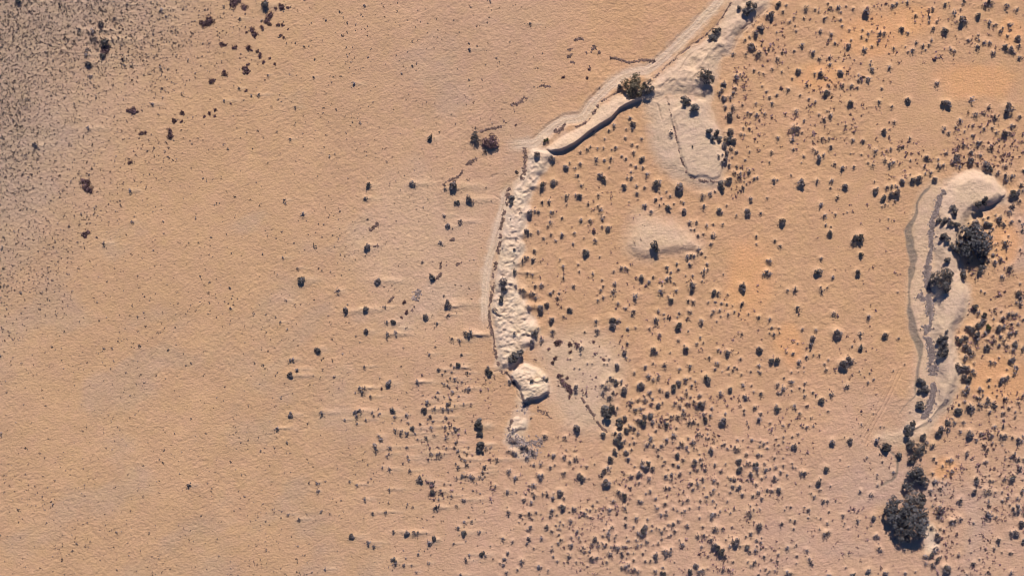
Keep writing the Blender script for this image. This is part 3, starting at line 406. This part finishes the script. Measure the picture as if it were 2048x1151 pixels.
# ------------------------------------------------------------------ mesh building
def mesh_np(name, V, F, mat, tone=None):
    """V (n,3), F (m,k) with k 3 or 4"""
    V = np.asarray(V, np.float32); F = np.asarray(F, np.int32)
    me = bpy.data.meshes.new(name); k = F.shape[1]
    me.vertices.add(len(V)); me.vertices.foreach_set('co', V.ravel())
    me.loops.add(F.size); me.loops.foreach_set('vertex_index', F.ravel())
    me.polygons.add(len(F)); me.polygons.foreach_set('loop_start', np.arange(0, F.size, k, dtype=np.int32))
    me.update(calc_edges=True)
    if tone is not None:
        a = me.attributes.new('tone', 'FLOAT', 'POINT'); a.data.foreach_set('value', np.asarray(tone, np.float32))
    me.materials.append(mat)
    return me
def add(name, me, parent=None):
    o = bpy.data.objects.new(name, me); COL.objects.link(o)
    if parent is not None: o.parent = parent
    return o
def tag(o, label=None, cat=None, group=None, kind=None):
    for k, v in (('label', label), ('category', cat), ('group', group), ('kind', kind)):
        if v: o[k] = v
    return o

# ------------------------------------------------------------------ ground and landforms
nx, ny = len(AX), len(AY)
WV = np.stack([wx(GX), wy(GY), H], -1).reshape(-1, 3)
dzdx = np.gradient(H, AX * U, axis=1); dzdy = -np.gradient(H, AY * U, axis=0)
NV = np.stack([-dzdx, -dzdy, np.ones(SHP)], -1); NV /= np.linalg.norm(NV, axis=-1, keepdims=True)
NV = NV.reshape(-1, 3); SV = soil.reshape(-1, 3)
ii = np.arange(nx * ny).reshape(ny, nx)
quads = np.stack([ii[1:, :-1], ii[1:, 1:], ii[:-1, 1:], ii[:-1, :-1]], -1).reshape(-1, 4)
def fc(a): return (.25 * (a[1:, :-1] + a[1:, 1:] + a[:-1, 1:] + a[:-1, :-1])).ravel()
lab = np.zeros(len(quads), int)
fanf, lobf, crf = fc(R_fan), fc(R_lobe), fc(np.maximum(R_cres, R_head))
main = fc(np.maximum.reduce([R_scarp, R_north, R_south, R_tail]))
lab[lobf > 0] = 2; lab[fanf > 0] = 3; lab[crf > 0] = 4; lab[fc(R_small) > 0] = 7; lab[main > 0] = 1
lab[fc(R_chan) > 0] = 6; lab[fc(R_track) > 0] = 5
for L, name, label in [(0,'ground','bare tan and orange desert plain'),(1,'sand_ridge','long pale sand ridge beside the track, ending in a round white knob'),
        (2,'sand_lobe','pale oval lobe of smooth sand right of the track bend'),(3,'sand_fan','fan-shaped pale sand patch in the middle of the plain'),
        (4,'crescent_dune','curved pale dune with a rounded head near the right edge'),(5,'dirt_track','pale dirt track along the foot of the sand ridge'),
        (6,'dry_channel','thin dark grey dry channel left of the curved dune'),(7,'sand_mound','small pale sand mound below the end of the sand ridge')]:
    q = quads[lab == L]
    u, inv = np.unique(q, return_inverse=True)
    me = mesh_np(name, WV[u], inv.reshape(-1, 4), M_SAND)
    a = me.color_attributes.new('soil', 'FLOAT_COLOR', 'POINT')
    c4 = np.ones((len(u), 4), np.float32); c4[:, :3] = SV[u]; a.data.foreach_set('color', c4.ravel())
    me.polygons.foreach_set('use_smooth', np.ones(len(q), bool))
    me.normals_split_custom_set_from_vertices(NV[u].astype(np.float32))
    tag(add(name, me), label, None, None, 'structure')

# ------------------------------------------------------------------ plant prototypes (unit crown radius)
def leaf_quads(P, D, S, g, flat=.55):
    """quads at P, facing near D, half size S"""
    n = len(P)
    D = D + g.normal(0, flat, (n, 3)); D /= np.linalg.norm(D, axis=1, keepdims=True)
    A = np.cross(D, g.normal(0, 1, (n, 3))); A /= np.linalg.norm(A, axis=1, keepdims=True)
    B = np.cross(D, A)
    S = S[:, None]; e = g.uniform(.35, .75, (n, 1))
    V = np.stack([P - A * S, P - B * S * e, P + A * S, P + B * S * e], 1).reshape(-1, 3)
    return V, np.arange(4 * n).reshape(n, 4)
def crown_mesh(name, seed, nleaf, hgt, mat, nlobe=6, leaf=(.11, .24), open_=0., lean=(1, 1), base=0., reach=.62, lobe=(.30, .50)):
    g = np.random.default_rng(seed)
    ang = g.uniform(0, 6.28, nlobe) + np.arange(nlobe) * 2.4; rr = reach * np.sqrt(g.random(nlobe)); rr[0] = .1
    lc = np.stack([np.cos(ang) * rr * lean[0], np.sin(ang) * rr * lean[1], base + hgt * (.42 + .25 * g.random(nlobe)) * (1 - .45 * rr)], 1)
    lr = g.uniform(*lobe, nlobe); lt = g.uniform(.62, 1.4, nlobe)
    k = g.integers(0, nlobe, nleaf)
    d = g.normal(0, 1, (nleaf, 3)); d[:, 2] = np.abs(d[:, 2]) * 1.0 - .25; d /= np.linalg.norm(d, axis=1, keepdims=True)
    s = g.uniform(.45, 1.12, nleaf) ** .6
    s[g.random(nleaf) < .06] *= 1.3
    P = lc[k] + d * (lr[k] * s)[:, None] * np.array([1, 1, min(1.0, .55 + hgt * .5)])
    P[:, :2] /= np.percentile(np.hypot(P[:, 0], P[:, 1]), 93)
    P[:, 2] = np.maximum(P[:, 2], .03)
    if open_: 
        keep = vn(P[:, 0] + 9 * seed, P[:, 1], .28, seed) > open_
        P, d, k = P[keep], d[keep], k[keep]
    V, F = leaf_quads(P, d, g.uniform(*leaf, len(P)), g)
    V[:, 2] = np.maximum(V[:, 2], -.05)
    tone = np.repeat(np.clip(lt[k] * g.uniform(.5, 1.55, len(P)), .3, 2.2), 4)
    return mesh_np(name, V, F, mat, tone)
def stick(p, q, r0, r1, n=4):
    p, q = np.array(p, float), np.array(q, float); d = q - p; d /= np.linalg.norm(d)
    a = np.cross(d, [.3, .8, .5]); a /= np.linalg.norm(a); b = np.cross(d, a)
    V = []
    for c, r in ((p, r0), (q, r1)):
        for i in range(n):
            t = 6.2832 * i / n; V.append(c + r * (a * math.cos(t) + b * math.sin(t)))
    F = [(i, (i + 1) % n, n + (i + 1) % n, n + i) for i in range(n)]
    F.append((3, 2, 1, 0)); F.append((4, 5, 6, 7))
    return V, F
def sticks_mesh(name, seed, n, hgt, mat, r=.035, spread=1.0):
    g = np.random.default_rng(seed); V = []; F = []
    for i in range(n):
        a = g.uniform(0, 6.28); rr = spread * g.uniform(.35, 1.02)
        mid = (math.cos(a) * rr * .45, math.sin(a) * rr * .45, hgt * g.uniform(.35, .6))
        tip = (math.cos(a + .3) * rr, math.sin(a + .3) * rr, hgt * g.uniform(.45, 1.0))
        for p, q, r0, r1 in (((0, 0, -.1), mid, r, r * .7), (mid, tip, r * .7, r * .3)):
            v, f = stick(p, q, r0, r1); o = len(V); V += v; F += [tuple(o + j for j in x) for x in f]
    return mesh_np(name, V, F, mat, np.repeat(g.uniform(.7, 1.3, len(V) // 8), 8))

PROTO = {}
for kind, mats in (('dome', ('grey', 'dark')), ('flat', ('grey', 'purple')), ('tall', ('dark', 'grey')), ('mat', ('purple',)), ('green', ('green',))):
    for mk in mats:
        L = []
        for s in range(9 if kind == 'dome' else 6):
            sd = 100 * len(PROTO) + s * 7 + 3
            if kind in ('dome', 'green'):
                me = crown_mesh('foliage', sd, 460, (.62, .74, .86)[s % 3], M_LEAF[mk], 5 + s % 4, (.10, .23), (0, .14, .24)[s % 3], ((1, 1), (1.15, .85), (.8, 1.15))[(s // 3) % 3])
            elif kind == 'flat':
                me = crown_mesh('foliage', sd, 300, .4, M_LEAF[mk], 8, (.06, .16), .46, (1.15, .95))
            elif kind == 'tall':
                me = crown_mesh('foliage', sd, 520, 2.1, M_LEAF[mk], 6, (.10, .24), .12, ((1, 1), (.8, 1.1))[s % 2])
            else:
                me = crown_mesh('foliage', sd, 330, .22, M_LEAF[mk], 10, (.09, .20), .10, (1.4, 1.0))
            L.append(me)
        PROTO[kind, mk] = L
TWIGS = [sticks_mesh('branch', 50 + i, 9, .95, M_LEAF['twig']) for i in range(4)]
TALLTWIGS = [sticks_mesh('branch', 70 + i, 9, 2.0, M_LEAF['twig'], .04) for i in range(3)]

# ------------------------------------------------------------------ labels: look, terrain, nearest landmark
MARKS = [(1268,178,'the leafy track-bend tree'),(968,280,'the twin track-corner trees'),(1409,157,'the dark dome tree on sand'),
 (1405,362,'the lobe\'s cracked lower rim'),(1335,470,'the fan-shaped sand patch'),(1975,380,'the curved dune\'s rounded head'),(1940,486,'the biggest grey tree'),
 (1876,560,'the paired dark dune bushes'),(1880,690,'the dark bush column on the dune'),(1070,765,'the white knob ending the ridge'),
 (1035,850,'the small pale sand mound'),(957,669,'the pale spit of blown sand'),(1825,1000,'the long bottom thicket'),(1826,900,'the thicket under the dune tail'),
 (1137,772,'the brown litter patch'),(1192,835,'the diagonal litter line'),(1218,822,'the tall bush above the litter line'),(1185,265,'the shaded scarp'),
 (1150,95,'the hooked litter marks'),(1040,205,'the wavy litter streak'),(912,345,'the stepped litter streak'),(1765,800,'the faint wheel ruts'),
 (1822,490,'the dark dry channel'),(1860,800,'the foot of the purple litter band'),(1005,500,'the ridge\'s wrinkled waist'),(1780,382,'the bush cluster left of the dune'),
 (1930,650,'the thicket right of the dune'),(1460,275,'the dark bushes on the lobe edge'),(1310,500,'the tall bush on the sand fan'),(1640,545,'the large shrub on the orange flat'),
 (1717,478,'the big round shrub right of center'),(1690,723,'the biggest shrub on the right flat'),(1224,645,'the stacked double shrub'),(1170,505,'the round mid-plain shrub'),
 (1435,1095,'the long diagonal shrub near the bottom'),(1292,930,'the four-lobed shrub cluster'),(1285,1058,'the wide lobed cluster near the bottom'),(893,607,'the round shrub with pale tail'),
 (985,745,'the bush at the ridge end'),(785,1118,'the bottom-edge square shrub'),(175,372,'the large purple plain mat'),(208,100,'the tall purple mat'),(415,42,'the purple double mat near the top'),
 (1548,720,'the flat-topped square shrub'),(1670,668,'the spiky spreading shrub'),(1446,840,'the big shrub on a bare flat'),(1212,945,'the two-part curved shrub'),(960,880,'the bush trio below the spit'),
 (1025,1151,'the middle of the bottom edge'),(512,1151,'the bottom edge left of center'),(1600,1151,'the bottom edge right of center'),(2048,1151,'the bottom right corner'),(2048,0,'the top right corner'),
 (1024,0,'the middle of the top edge'),(1700,0,'the top edge right of center'),(300,0,'the top edge left of center'),(2048,600,'the middle of the right edge'),(0,600,'the middle of the left edge'),(0,0,'the top left corner'),(2048,300,'the upper right edge'),(2048,880,'the lower right edge')]
DIRS = ['right of', 'above right of', 'above', 'above left of', 'left of', 'below left of', 'below', 'below right of']
ORD = ['', 'second ', 'third ', 'fourth ', 'fifth ', 'sixth ', 'seventh ', 'eighth ', 'ninth ', 'tenth ', 'eleventh ', 'twelfth ']
def terrain_word(X, Y):
    def at(a): return a[min(np.searchsorted(AY, Y), ny - 1), min(np.searchsorted(AX, X), nx - 1)]
    if max(at(R_scarp), at(R_north), at(R_south), at(R_tail)) > 0: return 'on the pale ridge'
    if at(R_cres) > -2: return 'on the curved dune'
    if at(R_lobe) > -2: return 'on pale lobe sand'
    if X < 990: return 'on the tan plain'
    return 'on the bare flat' if Y > 640 else 'on orange sand'
def make_labels(items, words):
    """items: (X, Y, class word); returns one label for each, by rank of nearness to a landmark within a compass sector"""
    n = len(items); best = [None] * n
    xs = np.array([i[0] for i in items]); ys = np.array([i[1] for i in items])
    cl = [i[2] for i in items]; cs = sorted(set(cl)); ci = np.array([cs.index(c) for c in cl])
    for mi, (mx, my, ph) in enumerate(MARKS):
        dx, dy = xs - mx, my - ys; d = np.hypot(dx, dy)
        sec = np.floor((np.degrees(np.arctan2(dy, dx)) + 22.5) / 45).astype(int) % 8
        for c in range(len(cs)):
            for s in range(8):
                idx = np.where((ci == c) & (sec == s) & (d > 4))[0]
                for r, i in enumerate(idx[np.argsort(d[idx])][:len(ORD)]):
                    cost = r * 60 + d[i] + (40 if 'edge' in ph or 'corner' in ph else 0)
                    if best[i] is None or cost < best[i][0]: best[i] = (cost, f'{ORD[r]}nearest {DIRS[s]} {ph}')
    out = []
    for i in range(n):
        t = terrain_word(xs[i], ys[i])
        s = f'{cl[i]} {words} {t}, {best[i][1]}'
        if len(s.replace('-', ' ').split()) > 15: s = f'{cl[i]} {words}, {best[i][1]}'
        out.append(s)
    return out

# ------------------------------------------------------------------ shrubs
g = np.random.default_rng(5)
domes = sorted([p for p in PLANTS if p[3] in ('', 'f', 'g')], key=lambda p: -p[2] * (.8 if p[3] == 'f' else 1))
talls = [p for p in PLANTS if p[3] == 't']
mats = [p for p in PLANTS if p[3] == 'p']
big_d, rest = domes[:300], domes[300:]
def size_word(w): return 'large' if w > 13 else 'medium' if w > 10.7 else 'small'
def place(name, me, X, Y, R, rz, sz=1., parent=None):
    o = add(name, me, parent)
    if parent is None:
        o.location = (wx(X), wy(Y), float(hz(X, Y)) - .03 * R); o.rotation_euler = (0, 0, rz)
    o.scale = (R, R, R * sz)
    return o
lab_d = make_labels([(p[0], p[1], size_word(p[2]) + (' low' if p[3] == 'f' else ' green' if p[3] == 'g' else '')) for p in big_d], 'grey shrub')
lab_d = [s.replace('green grey shrub', 'greenish shrub') for s in lab_d]
for (X, Y, w, k), lb in zip(big_d, lab_d):
    R = w * .5 * U * (1.06 if X > 1890 else .94)
    y0 = Y - .10 * w
    if k == 'f': me = PROTO['flat', 'grey'][g.integers(6)]
    elif k == 'g': me = PROTO['green', 'green'][g.integers(6)]
    else: me = PROTO['dome', 'grey' if g.random() < (.62 if X > 1000 else .6) else 'dark'][g.integers(9)]
    e = bpy.data.objects.new('desert_shrub', None); COL.objects.link(e)
    e.empty_display_size = .2
    e.location = (wx(X), wy(y0), float(hz(X, y0)) - .02); e.rotation_euler = (0, 0, g.uniform(0, 6.28))
    e.scale = (R, R, R * g.uniform(.85, 1.15))
    add('foliage', me, e); add('branch', TWIGS[g.integers(4)], e)
    tag(e, lb, 'shrub', 'grey shrubs dotted over the desert')
lab_t = make_labels([(p[0], p[1], 'tall') for p in talls], 'dark bush')
for (X, Y, w, k), lb in zip(talls, lab_t):
    R = w * .5 * U * 1.08; y0 = Y - .12 * w
    e = bpy.data.objects.new('tall_bush', None); COL.objects.link(e); e.empty_display_size = .2
    e.location = (wx(X), wy(y0), float(hz(X, y0)) - .03); e.rotation_euler = (0, 0, g.uniform(0, 6.28)); e.scale = (R, R, R * g.uniform(.8, 1.1))
    mk = 'dark'
    add('foliage', PROTO['tall', mk][g.integers(6)], e); add('branch', TALLTWIGS[g.integers(3)], e)
    tag(e, lb, 'bush', 'tall dark bushes throwing long shadows')
lab_p = make_labels([(p[0], p[1], 'purple-brown') for p in mats], 'plant mat')
for (X, Y, w, k), lb in zip(mats, lab_p):
    o = place('plant_mat', PROTO['mat', 'purple'][g.integers(6)], X, Y, w * .5 * U * 1.2, g.uniform(0, 6.28))
    tag(o, lb, 'plant mat', 'low purple plant mats on the plain')

# ------------------------------------------------------------------ trees
for ti, (X, Y, w, h, tn, lb) in enumerate(TREES):
    R = w * .5 * U
    e = bpy.data.objects.new('desert_tree', None); COL.objects.link(e); e.empty_display_size = .5
    e.location = (wx(X), wy(Y), float(hz(X, Y)) - .05); e.rotation_euler = (0, 0, g.uniform(0, 6.28))
    cm = crown_mesh('crown', 900 + ti, int(900 + 45 * w), h / R * .95, M_LEAF[tn], 12 + int(w / 4), (.04, .10), .27, (1, 1), 0, .80, (.20, .40))
    c = add('crown', cm, e); c.scale = (R * 1.08,) * 3
    V, F = [], []
    gg = np.random.default_rng(ti)
    for p, q, r0, r1 in [((0, 0, -.2), (.1, .05, h * .32), .16, .12)]:
        v, f = stick(p, q, r0, r1, 4); V += v; F += f
    for b in range(6):
        a = b * 1.05 + gg.uniform(0, .6); rr = R * gg.uniform(.5, .9)
        v, f = stick((.1, .05, h * .3), (math.cos(a) * rr, math.sin(a) * rr, h * gg.uniform(.5, .85)), .09, .03); o = len(V); V += v; F += [tuple(o + j for j in x) for x in f]
    add('trunk', mesh_np('trunk', V, F, M_LEAF['bark'], np.ones(len(V))), e)
    tag(e, lb, 'tree')

# ------------------------------------------------------------------ small scrub, tufts and litter (uncountable)
def scatter_mesh(name, XY, R, mat, seed, nq=9, hgt=.6, leaf=(.3, .55), tone=(.6, 1.5)):
    g = np.random.default_rng(seed); n = len(XY)
    P = g.normal(0, .42, (n, nq, 3)); P[..., 2] = np.abs(P[..., 2]) * hgt * 1.6 + .08
    D = P.copy(); D[..., 2] += .35
    R = np.asarray(R)
    Z = hz(XY[:, 0], XY[:, 1])
    base = np.stack([wx(XY[:, 0]), wy(XY[:, 1]), Z - .01], -1)[:, None, :]
    W = (base + P * R[:, None, None]).reshape(-1, 3)
    S = (g.uniform(*leaf, (n, nq)) * R[:, None]).ravel()
    V, F = leaf_quads(W, D.reshape(-1, 3) / np.linalg.norm(D, axis=-1).reshape(-1, 1), S, g, .5)
    t = np.repeat((g.uniform(tone[0], tone[1], (n, 1)) * g.uniform(.6, 1.4, (n, nq))).ravel(), 4)
    return mesh_np(name, V, F, mat, t)
XY = np.array([(p[0], p[1]) for p in rest]); RR = np.array([p[2] * .5 * U * (1.2 if p[0] > 1890 else 1.04) for p in rest])
tag(add('small_scrub', scatter_mesh('small_scrub', XY, RR, M_LEAF['grey'], 31, 22, .75, (.24, .46))),
    'countless small grey scrub plants sprinkled between the shrubs', 'scrub', None, 'stuff')
ZONES = [((1480,0,1780,330),650),((1780,0,2048,130),160),((1900,220,2048,345),420),((1740,280,1900,390),120),((1900,580,2048,720),420),((1890,780,2048,960),420),((1860,960,2048,1151),500),
         ((1240,790,1560,960),520),((1150,950,1560,1151),620),((1560,830,1800,1151),240),((1040,860,1200,1151),130),((840,740,990,1000),200),((1440,100,1530,400),200),((1060,330,1290,640),160),
         ((1290,560,1560,800),170),((1560,600,1760,860),120),((1930,420,2048,560),120),((1540,330,1830,600),60),((1040,670,1260,800),110)]
pts = []
for (x0, y0, x1, y1), n in ZONES:
    q = np.stack([g.uniform(x0, x1, n * 4), g.uniform(y0, y1, n * 4)], -1)
    dens = sstep(-.2, .45, fbm(q[:, 0], q[:, 1], 38, 3, 2)) + .08
    q = q[g.random(len(q)) < dens]; pts.append(q[:int(n * .7)])
pts = np.vstack(pts)
def gridval(a, q): return a[np.clip(np.searchsorted(AY, q[:, 1]), 0, ny - 1), np.clip(np.searchsorted(AX, q[:, 0]), 0, nx - 1)]
bare = np.maximum.reduce([R_cres, R_apron, R_north, R_scarp, R_south, R_tail, R_lobe])
pts = pts[gridval(bare, pts) < -1]
tag(add('dwarf_scrub', scatter_mesh('dwarf_scrub', pts, g.gamma(3., .055, len(pts)) + .09, M_LEAF['purple'], 32, 8, .7, (.3, .55))),
    'tiny purplish dwarf scrub peppering the right-hand flats', 'scrub', None, 'stuff')
q = np.stack([g.uniform(-20, 1100, 110000), g.uniform(-20, 1171, 110000)], -1)
dens = .03 + 1.6 * sstep(600, -50, q[:, 0] + .62 * q[:, 1] + 160 * fbm(q[:, 0], q[:, 1], 110, 2, 2)) + .10 * sstep(0, .5, fbm(q[:, 0], q[:, 1], 60, 6, 2)) * sstep(900, 600, q[:, 0])
q = q[g.random(len(q)) < dens * .62]; q = q[gridval(np.maximum(bare, R_track), q) < -3]
tag(add('grass_tufts', scatter_mesh('grass_tufts', q, g.gamma(3., .030, len(q)) + .075, M_LEAF['tuft'], 33, 5, .6, (.4, .8))),
    'fine dark dry tufts speckling the left plain, densest at top left', 'grass tufts', None, 'stuff')

ML, MC = M_LEAF['litter'], M_LEAF['crust']
def litter(lines, width, dens, seed, mat, label, size=(.09, .27)):
    if mat is ML: width, dens = width * .72, dens * 1.2
    g = np.random.default_rng(seed); Q = []
    for ln in lines:
        p = smooth_line(ln) if len(ln) > 2 else np.array(ln, float)
        for a, b in zip(p[:-1], p[1:]):
            L = np.hypot(*(b - a)); n = max(1, int(L * width * dens * 2.0 + g.random()))
            t = g.random((n, 1)); d = (b - a) / (L + 1e-9)
            Q.append(a + (b - a) * t + np.array([-d[1], d[0]]) * g.normal(0, .30, (n, 1)) * width * (.45 + 1.1 * vn(a[0] + (b - a)[0] * t, a[1] + (b - a)[1] * t, 5.5, 3)) + g.normal(0, .5, (n, 2)))
    Q = np.vstack(Q)
    Q = Q[vn(Q[:, 0], Q[:, 1], 8, seed) > (.2 if mat is MC else .36)]
    n = len(Q); R = g.uniform(*size, n)
    ang = g.uniform(0, 6.28, (n, 1)) + np.array([0, 1.4, 3.0, 4.6]) + g.normal(0, .2, (n, 4))
    el = g.uniform(.5, 1.5, (n, 4))
    base = np.stack([np.cos(ang) * el, np.sin(ang) * el, np.full((n, 4), -.2)], -1)
    top = np.stack([g.normal(0, .25, n), g.normal(0, .25, n), g.uniform(.35, .9, n)], -1)[:, None]
    V = np.concatenate([base, top], 1) * R[:, None, None]
    V += np.stack([wx(Q[:, 0]), wy(Q[:, 1]), hz(Q[:, 0], Q[:, 1])], -1)[:, None]
    o = (np.arange(n) * 5)[:, None, None]
    F = (np.array([(0, 1, 4), (1, 2, 4), (2, 3, 4), (3, 0, 4)])[None] + o).reshape(-1, 3)
    me = mesh_np('plant_litter', V.reshape(-1, 3), F, mat, np.repeat(g.uniform(.55, 1.45, n), 5))
    tag(add('plant_litter', me), label, 'plant litter', None, 'stuff')
litter([[(1465,2),(1435,48),(1413,68),(1388,88),(1363,108),(1328,138),(1308,158)]], 4, .16, 1, ML, 'thin broken brown litter line along the upper ridge edge')
litter([[(1236,185),(1204,203),(1184,230),(1167,248),(1149,255)]], 4, .40, 2, ML, 'dark litter line on the ridge between track and scarp')
litter([[(1107,258),(1115,264),(1131,246)]], 8, .35, 3, ML, 'small clump of purple litter beside the track')
litter([[(1018,214),(1039,205),(1052,194),(1068,182),(1074,171),(1101,173)],[(1026,225),(1024,207)]], 6, .40, 4, ML, 'wavy brown litter streak above the track corner')
litter([[(1148,82),(1158,77),(1167,80)],[(1138,102),(1144,92)],[(1134,115),(1146,109)],[(1142,122),(1151,126)]], 7, .42, 5, ML, 'hooked litter marks at the top middle of the plain')
litter([[(1172,106),(1184,98),(1190,91)],[(1188,99),(1200,106)],[(1178,137),(1179,132)]], 6, .42, 6, ML, 'forked litter mark right of the hooked litter marks')
litter([[(1217,116),(1230,117),(1242,120),(1258,125),(1282,120),(1310,122)]], 6, .36, 7, ML, 'long litter streak just above the track bend')
litter([[(960,263),(980,257),(1003,253)],[(1006,244),(1010,242)]], 5, .42, 8, ML, 'short litter streak above the twin track-corner trees')
litter([[(953,317),(932,329)],[(927,340),(918,352),(900,361),(887,371)],[(908,366),(910,360)]], 6, .42, 9, ML, 'stepped brown litter streak left of the ridge')
litter([[(893,483),(911,477)],[(880,537),(885,525),(893,531)],[(883,543),(877,553),(868,560)],[(913,530),(923,523)]], 5, .42, 10, ML, 'broken litter streaks left of the ridge waist')
litter([[(829,600),(833,590),(839,579)]], 9, .40, 11, MC, 'short grey litter band on the tan plain')
litter([[(776,604),(788,593)],[(823,621),(831,613)],[(738,456),(742,460),(752,450)],[(742,497),(752,492)],[(742,497),(757,490)],[(745,455),(757,448)],[(749,458),(755,444)]], 4, .5, 12, ML, 'scattered thin litter scraps on the middle of the tan plain')
litter([[(1050,295),(1050,330),(1045,360)]], 8, .26, 13, ML, 'litter scraps on the ridge below the track corner')
litter([[(1019,375),(1015,395),(1012,410)]], 8, .65, 14, ML, 'dense purple litter strip at the top of the southern track')
litter([[(1010,420),(1003,450),(1001,480),(994,510),(990,540),(988,560),(985,580),(981,600),(979,640),(983,660),(990,700),(998,730)]], 7, .34, 15, ML, 'long litter line between the southern track and ridge')
litter([[(1000,740),(1018,750),(1030,772)],[(1018,860),(1024,838)],[(1020,878),(1040,892)]], 6, .35, 16, ML, 'litter curling round the small pale sand mound')
litter([[(1888,381),(1880,395),(1873,420),(1868,436)],[(1866,432),(1863,460),(1862,490),(1858,520),(1854,545),(1853,572)]], 9, .75, 17, MC, 'upper mauve litter band on the left side of the curved dune')
litter([[(1840,587),(1850,600)],[(1851,572),(1858,600),(1859,640),(1853,665),(1862,700),(1862,725),(1866,750)],[(1866,765),(1864,790),(1856,818),(1845,836)]], 12, .75, 18, MC, 'lower mauve litter band on the left side of the curved dune')
litter([[(1160,790),(1170,805),(1180,820),(1190,835),(1203,855),(1215,862)]], 5, .55, 19, ML, 'diagonal brown litter line on the middle flat')
litter([[(1335,200),(1350,265),(1360,310),(1373,345)],[(1373,350),(1378,354),(1400,361),(1440,364)]], 3, .28, 20, ML, 'thin cracked litter line crossing the sand lobe')
litter([[(1033,880),(1060,885),(1085,882)],[(1045,900),(1075,908)]], 16, .16, 21, MC, 'grey litter patch below the end of the ridge')
litter([[(1030,870),(1040,890),(1050,902)],[(1050,806),(1046,826)],[(1016,866),(1026,892)]], 14, .13, 23, MC, 'loose grey litter strewn through the pale trail below the ridge')
litter([[(1075,815),(1090,825),(1100,845)]], 16, .08, 22, ML, 'sparse brown litter scraps below the white knob')
# ---- fallen branch on the ridge
V, F = [], []
for p, q, r0, r1 in [((0, 0, .12), (.7, -.9, .14), .10, .08), ((.7, -.9, .14), (1.35, -1.6, .10), .08, .04), ((.6, -.8, .14), (.5, -1.4, .25), .05, .02)]:
    v, f = stick(p, q, r0, r1); o = len(V); V += v; F += [tuple(o + j for j in x) for x in f]
o = add('fallen_branch', mesh_np('fallen_branch', V, F, M_LEAF['bark'], np.ones(len(V))))
o.location = (wx(987), wy(617), float(hz(993, 624)))
tag(o, 'dark fallen branch lying on the pale sand of the ridge', 'fallen branch')
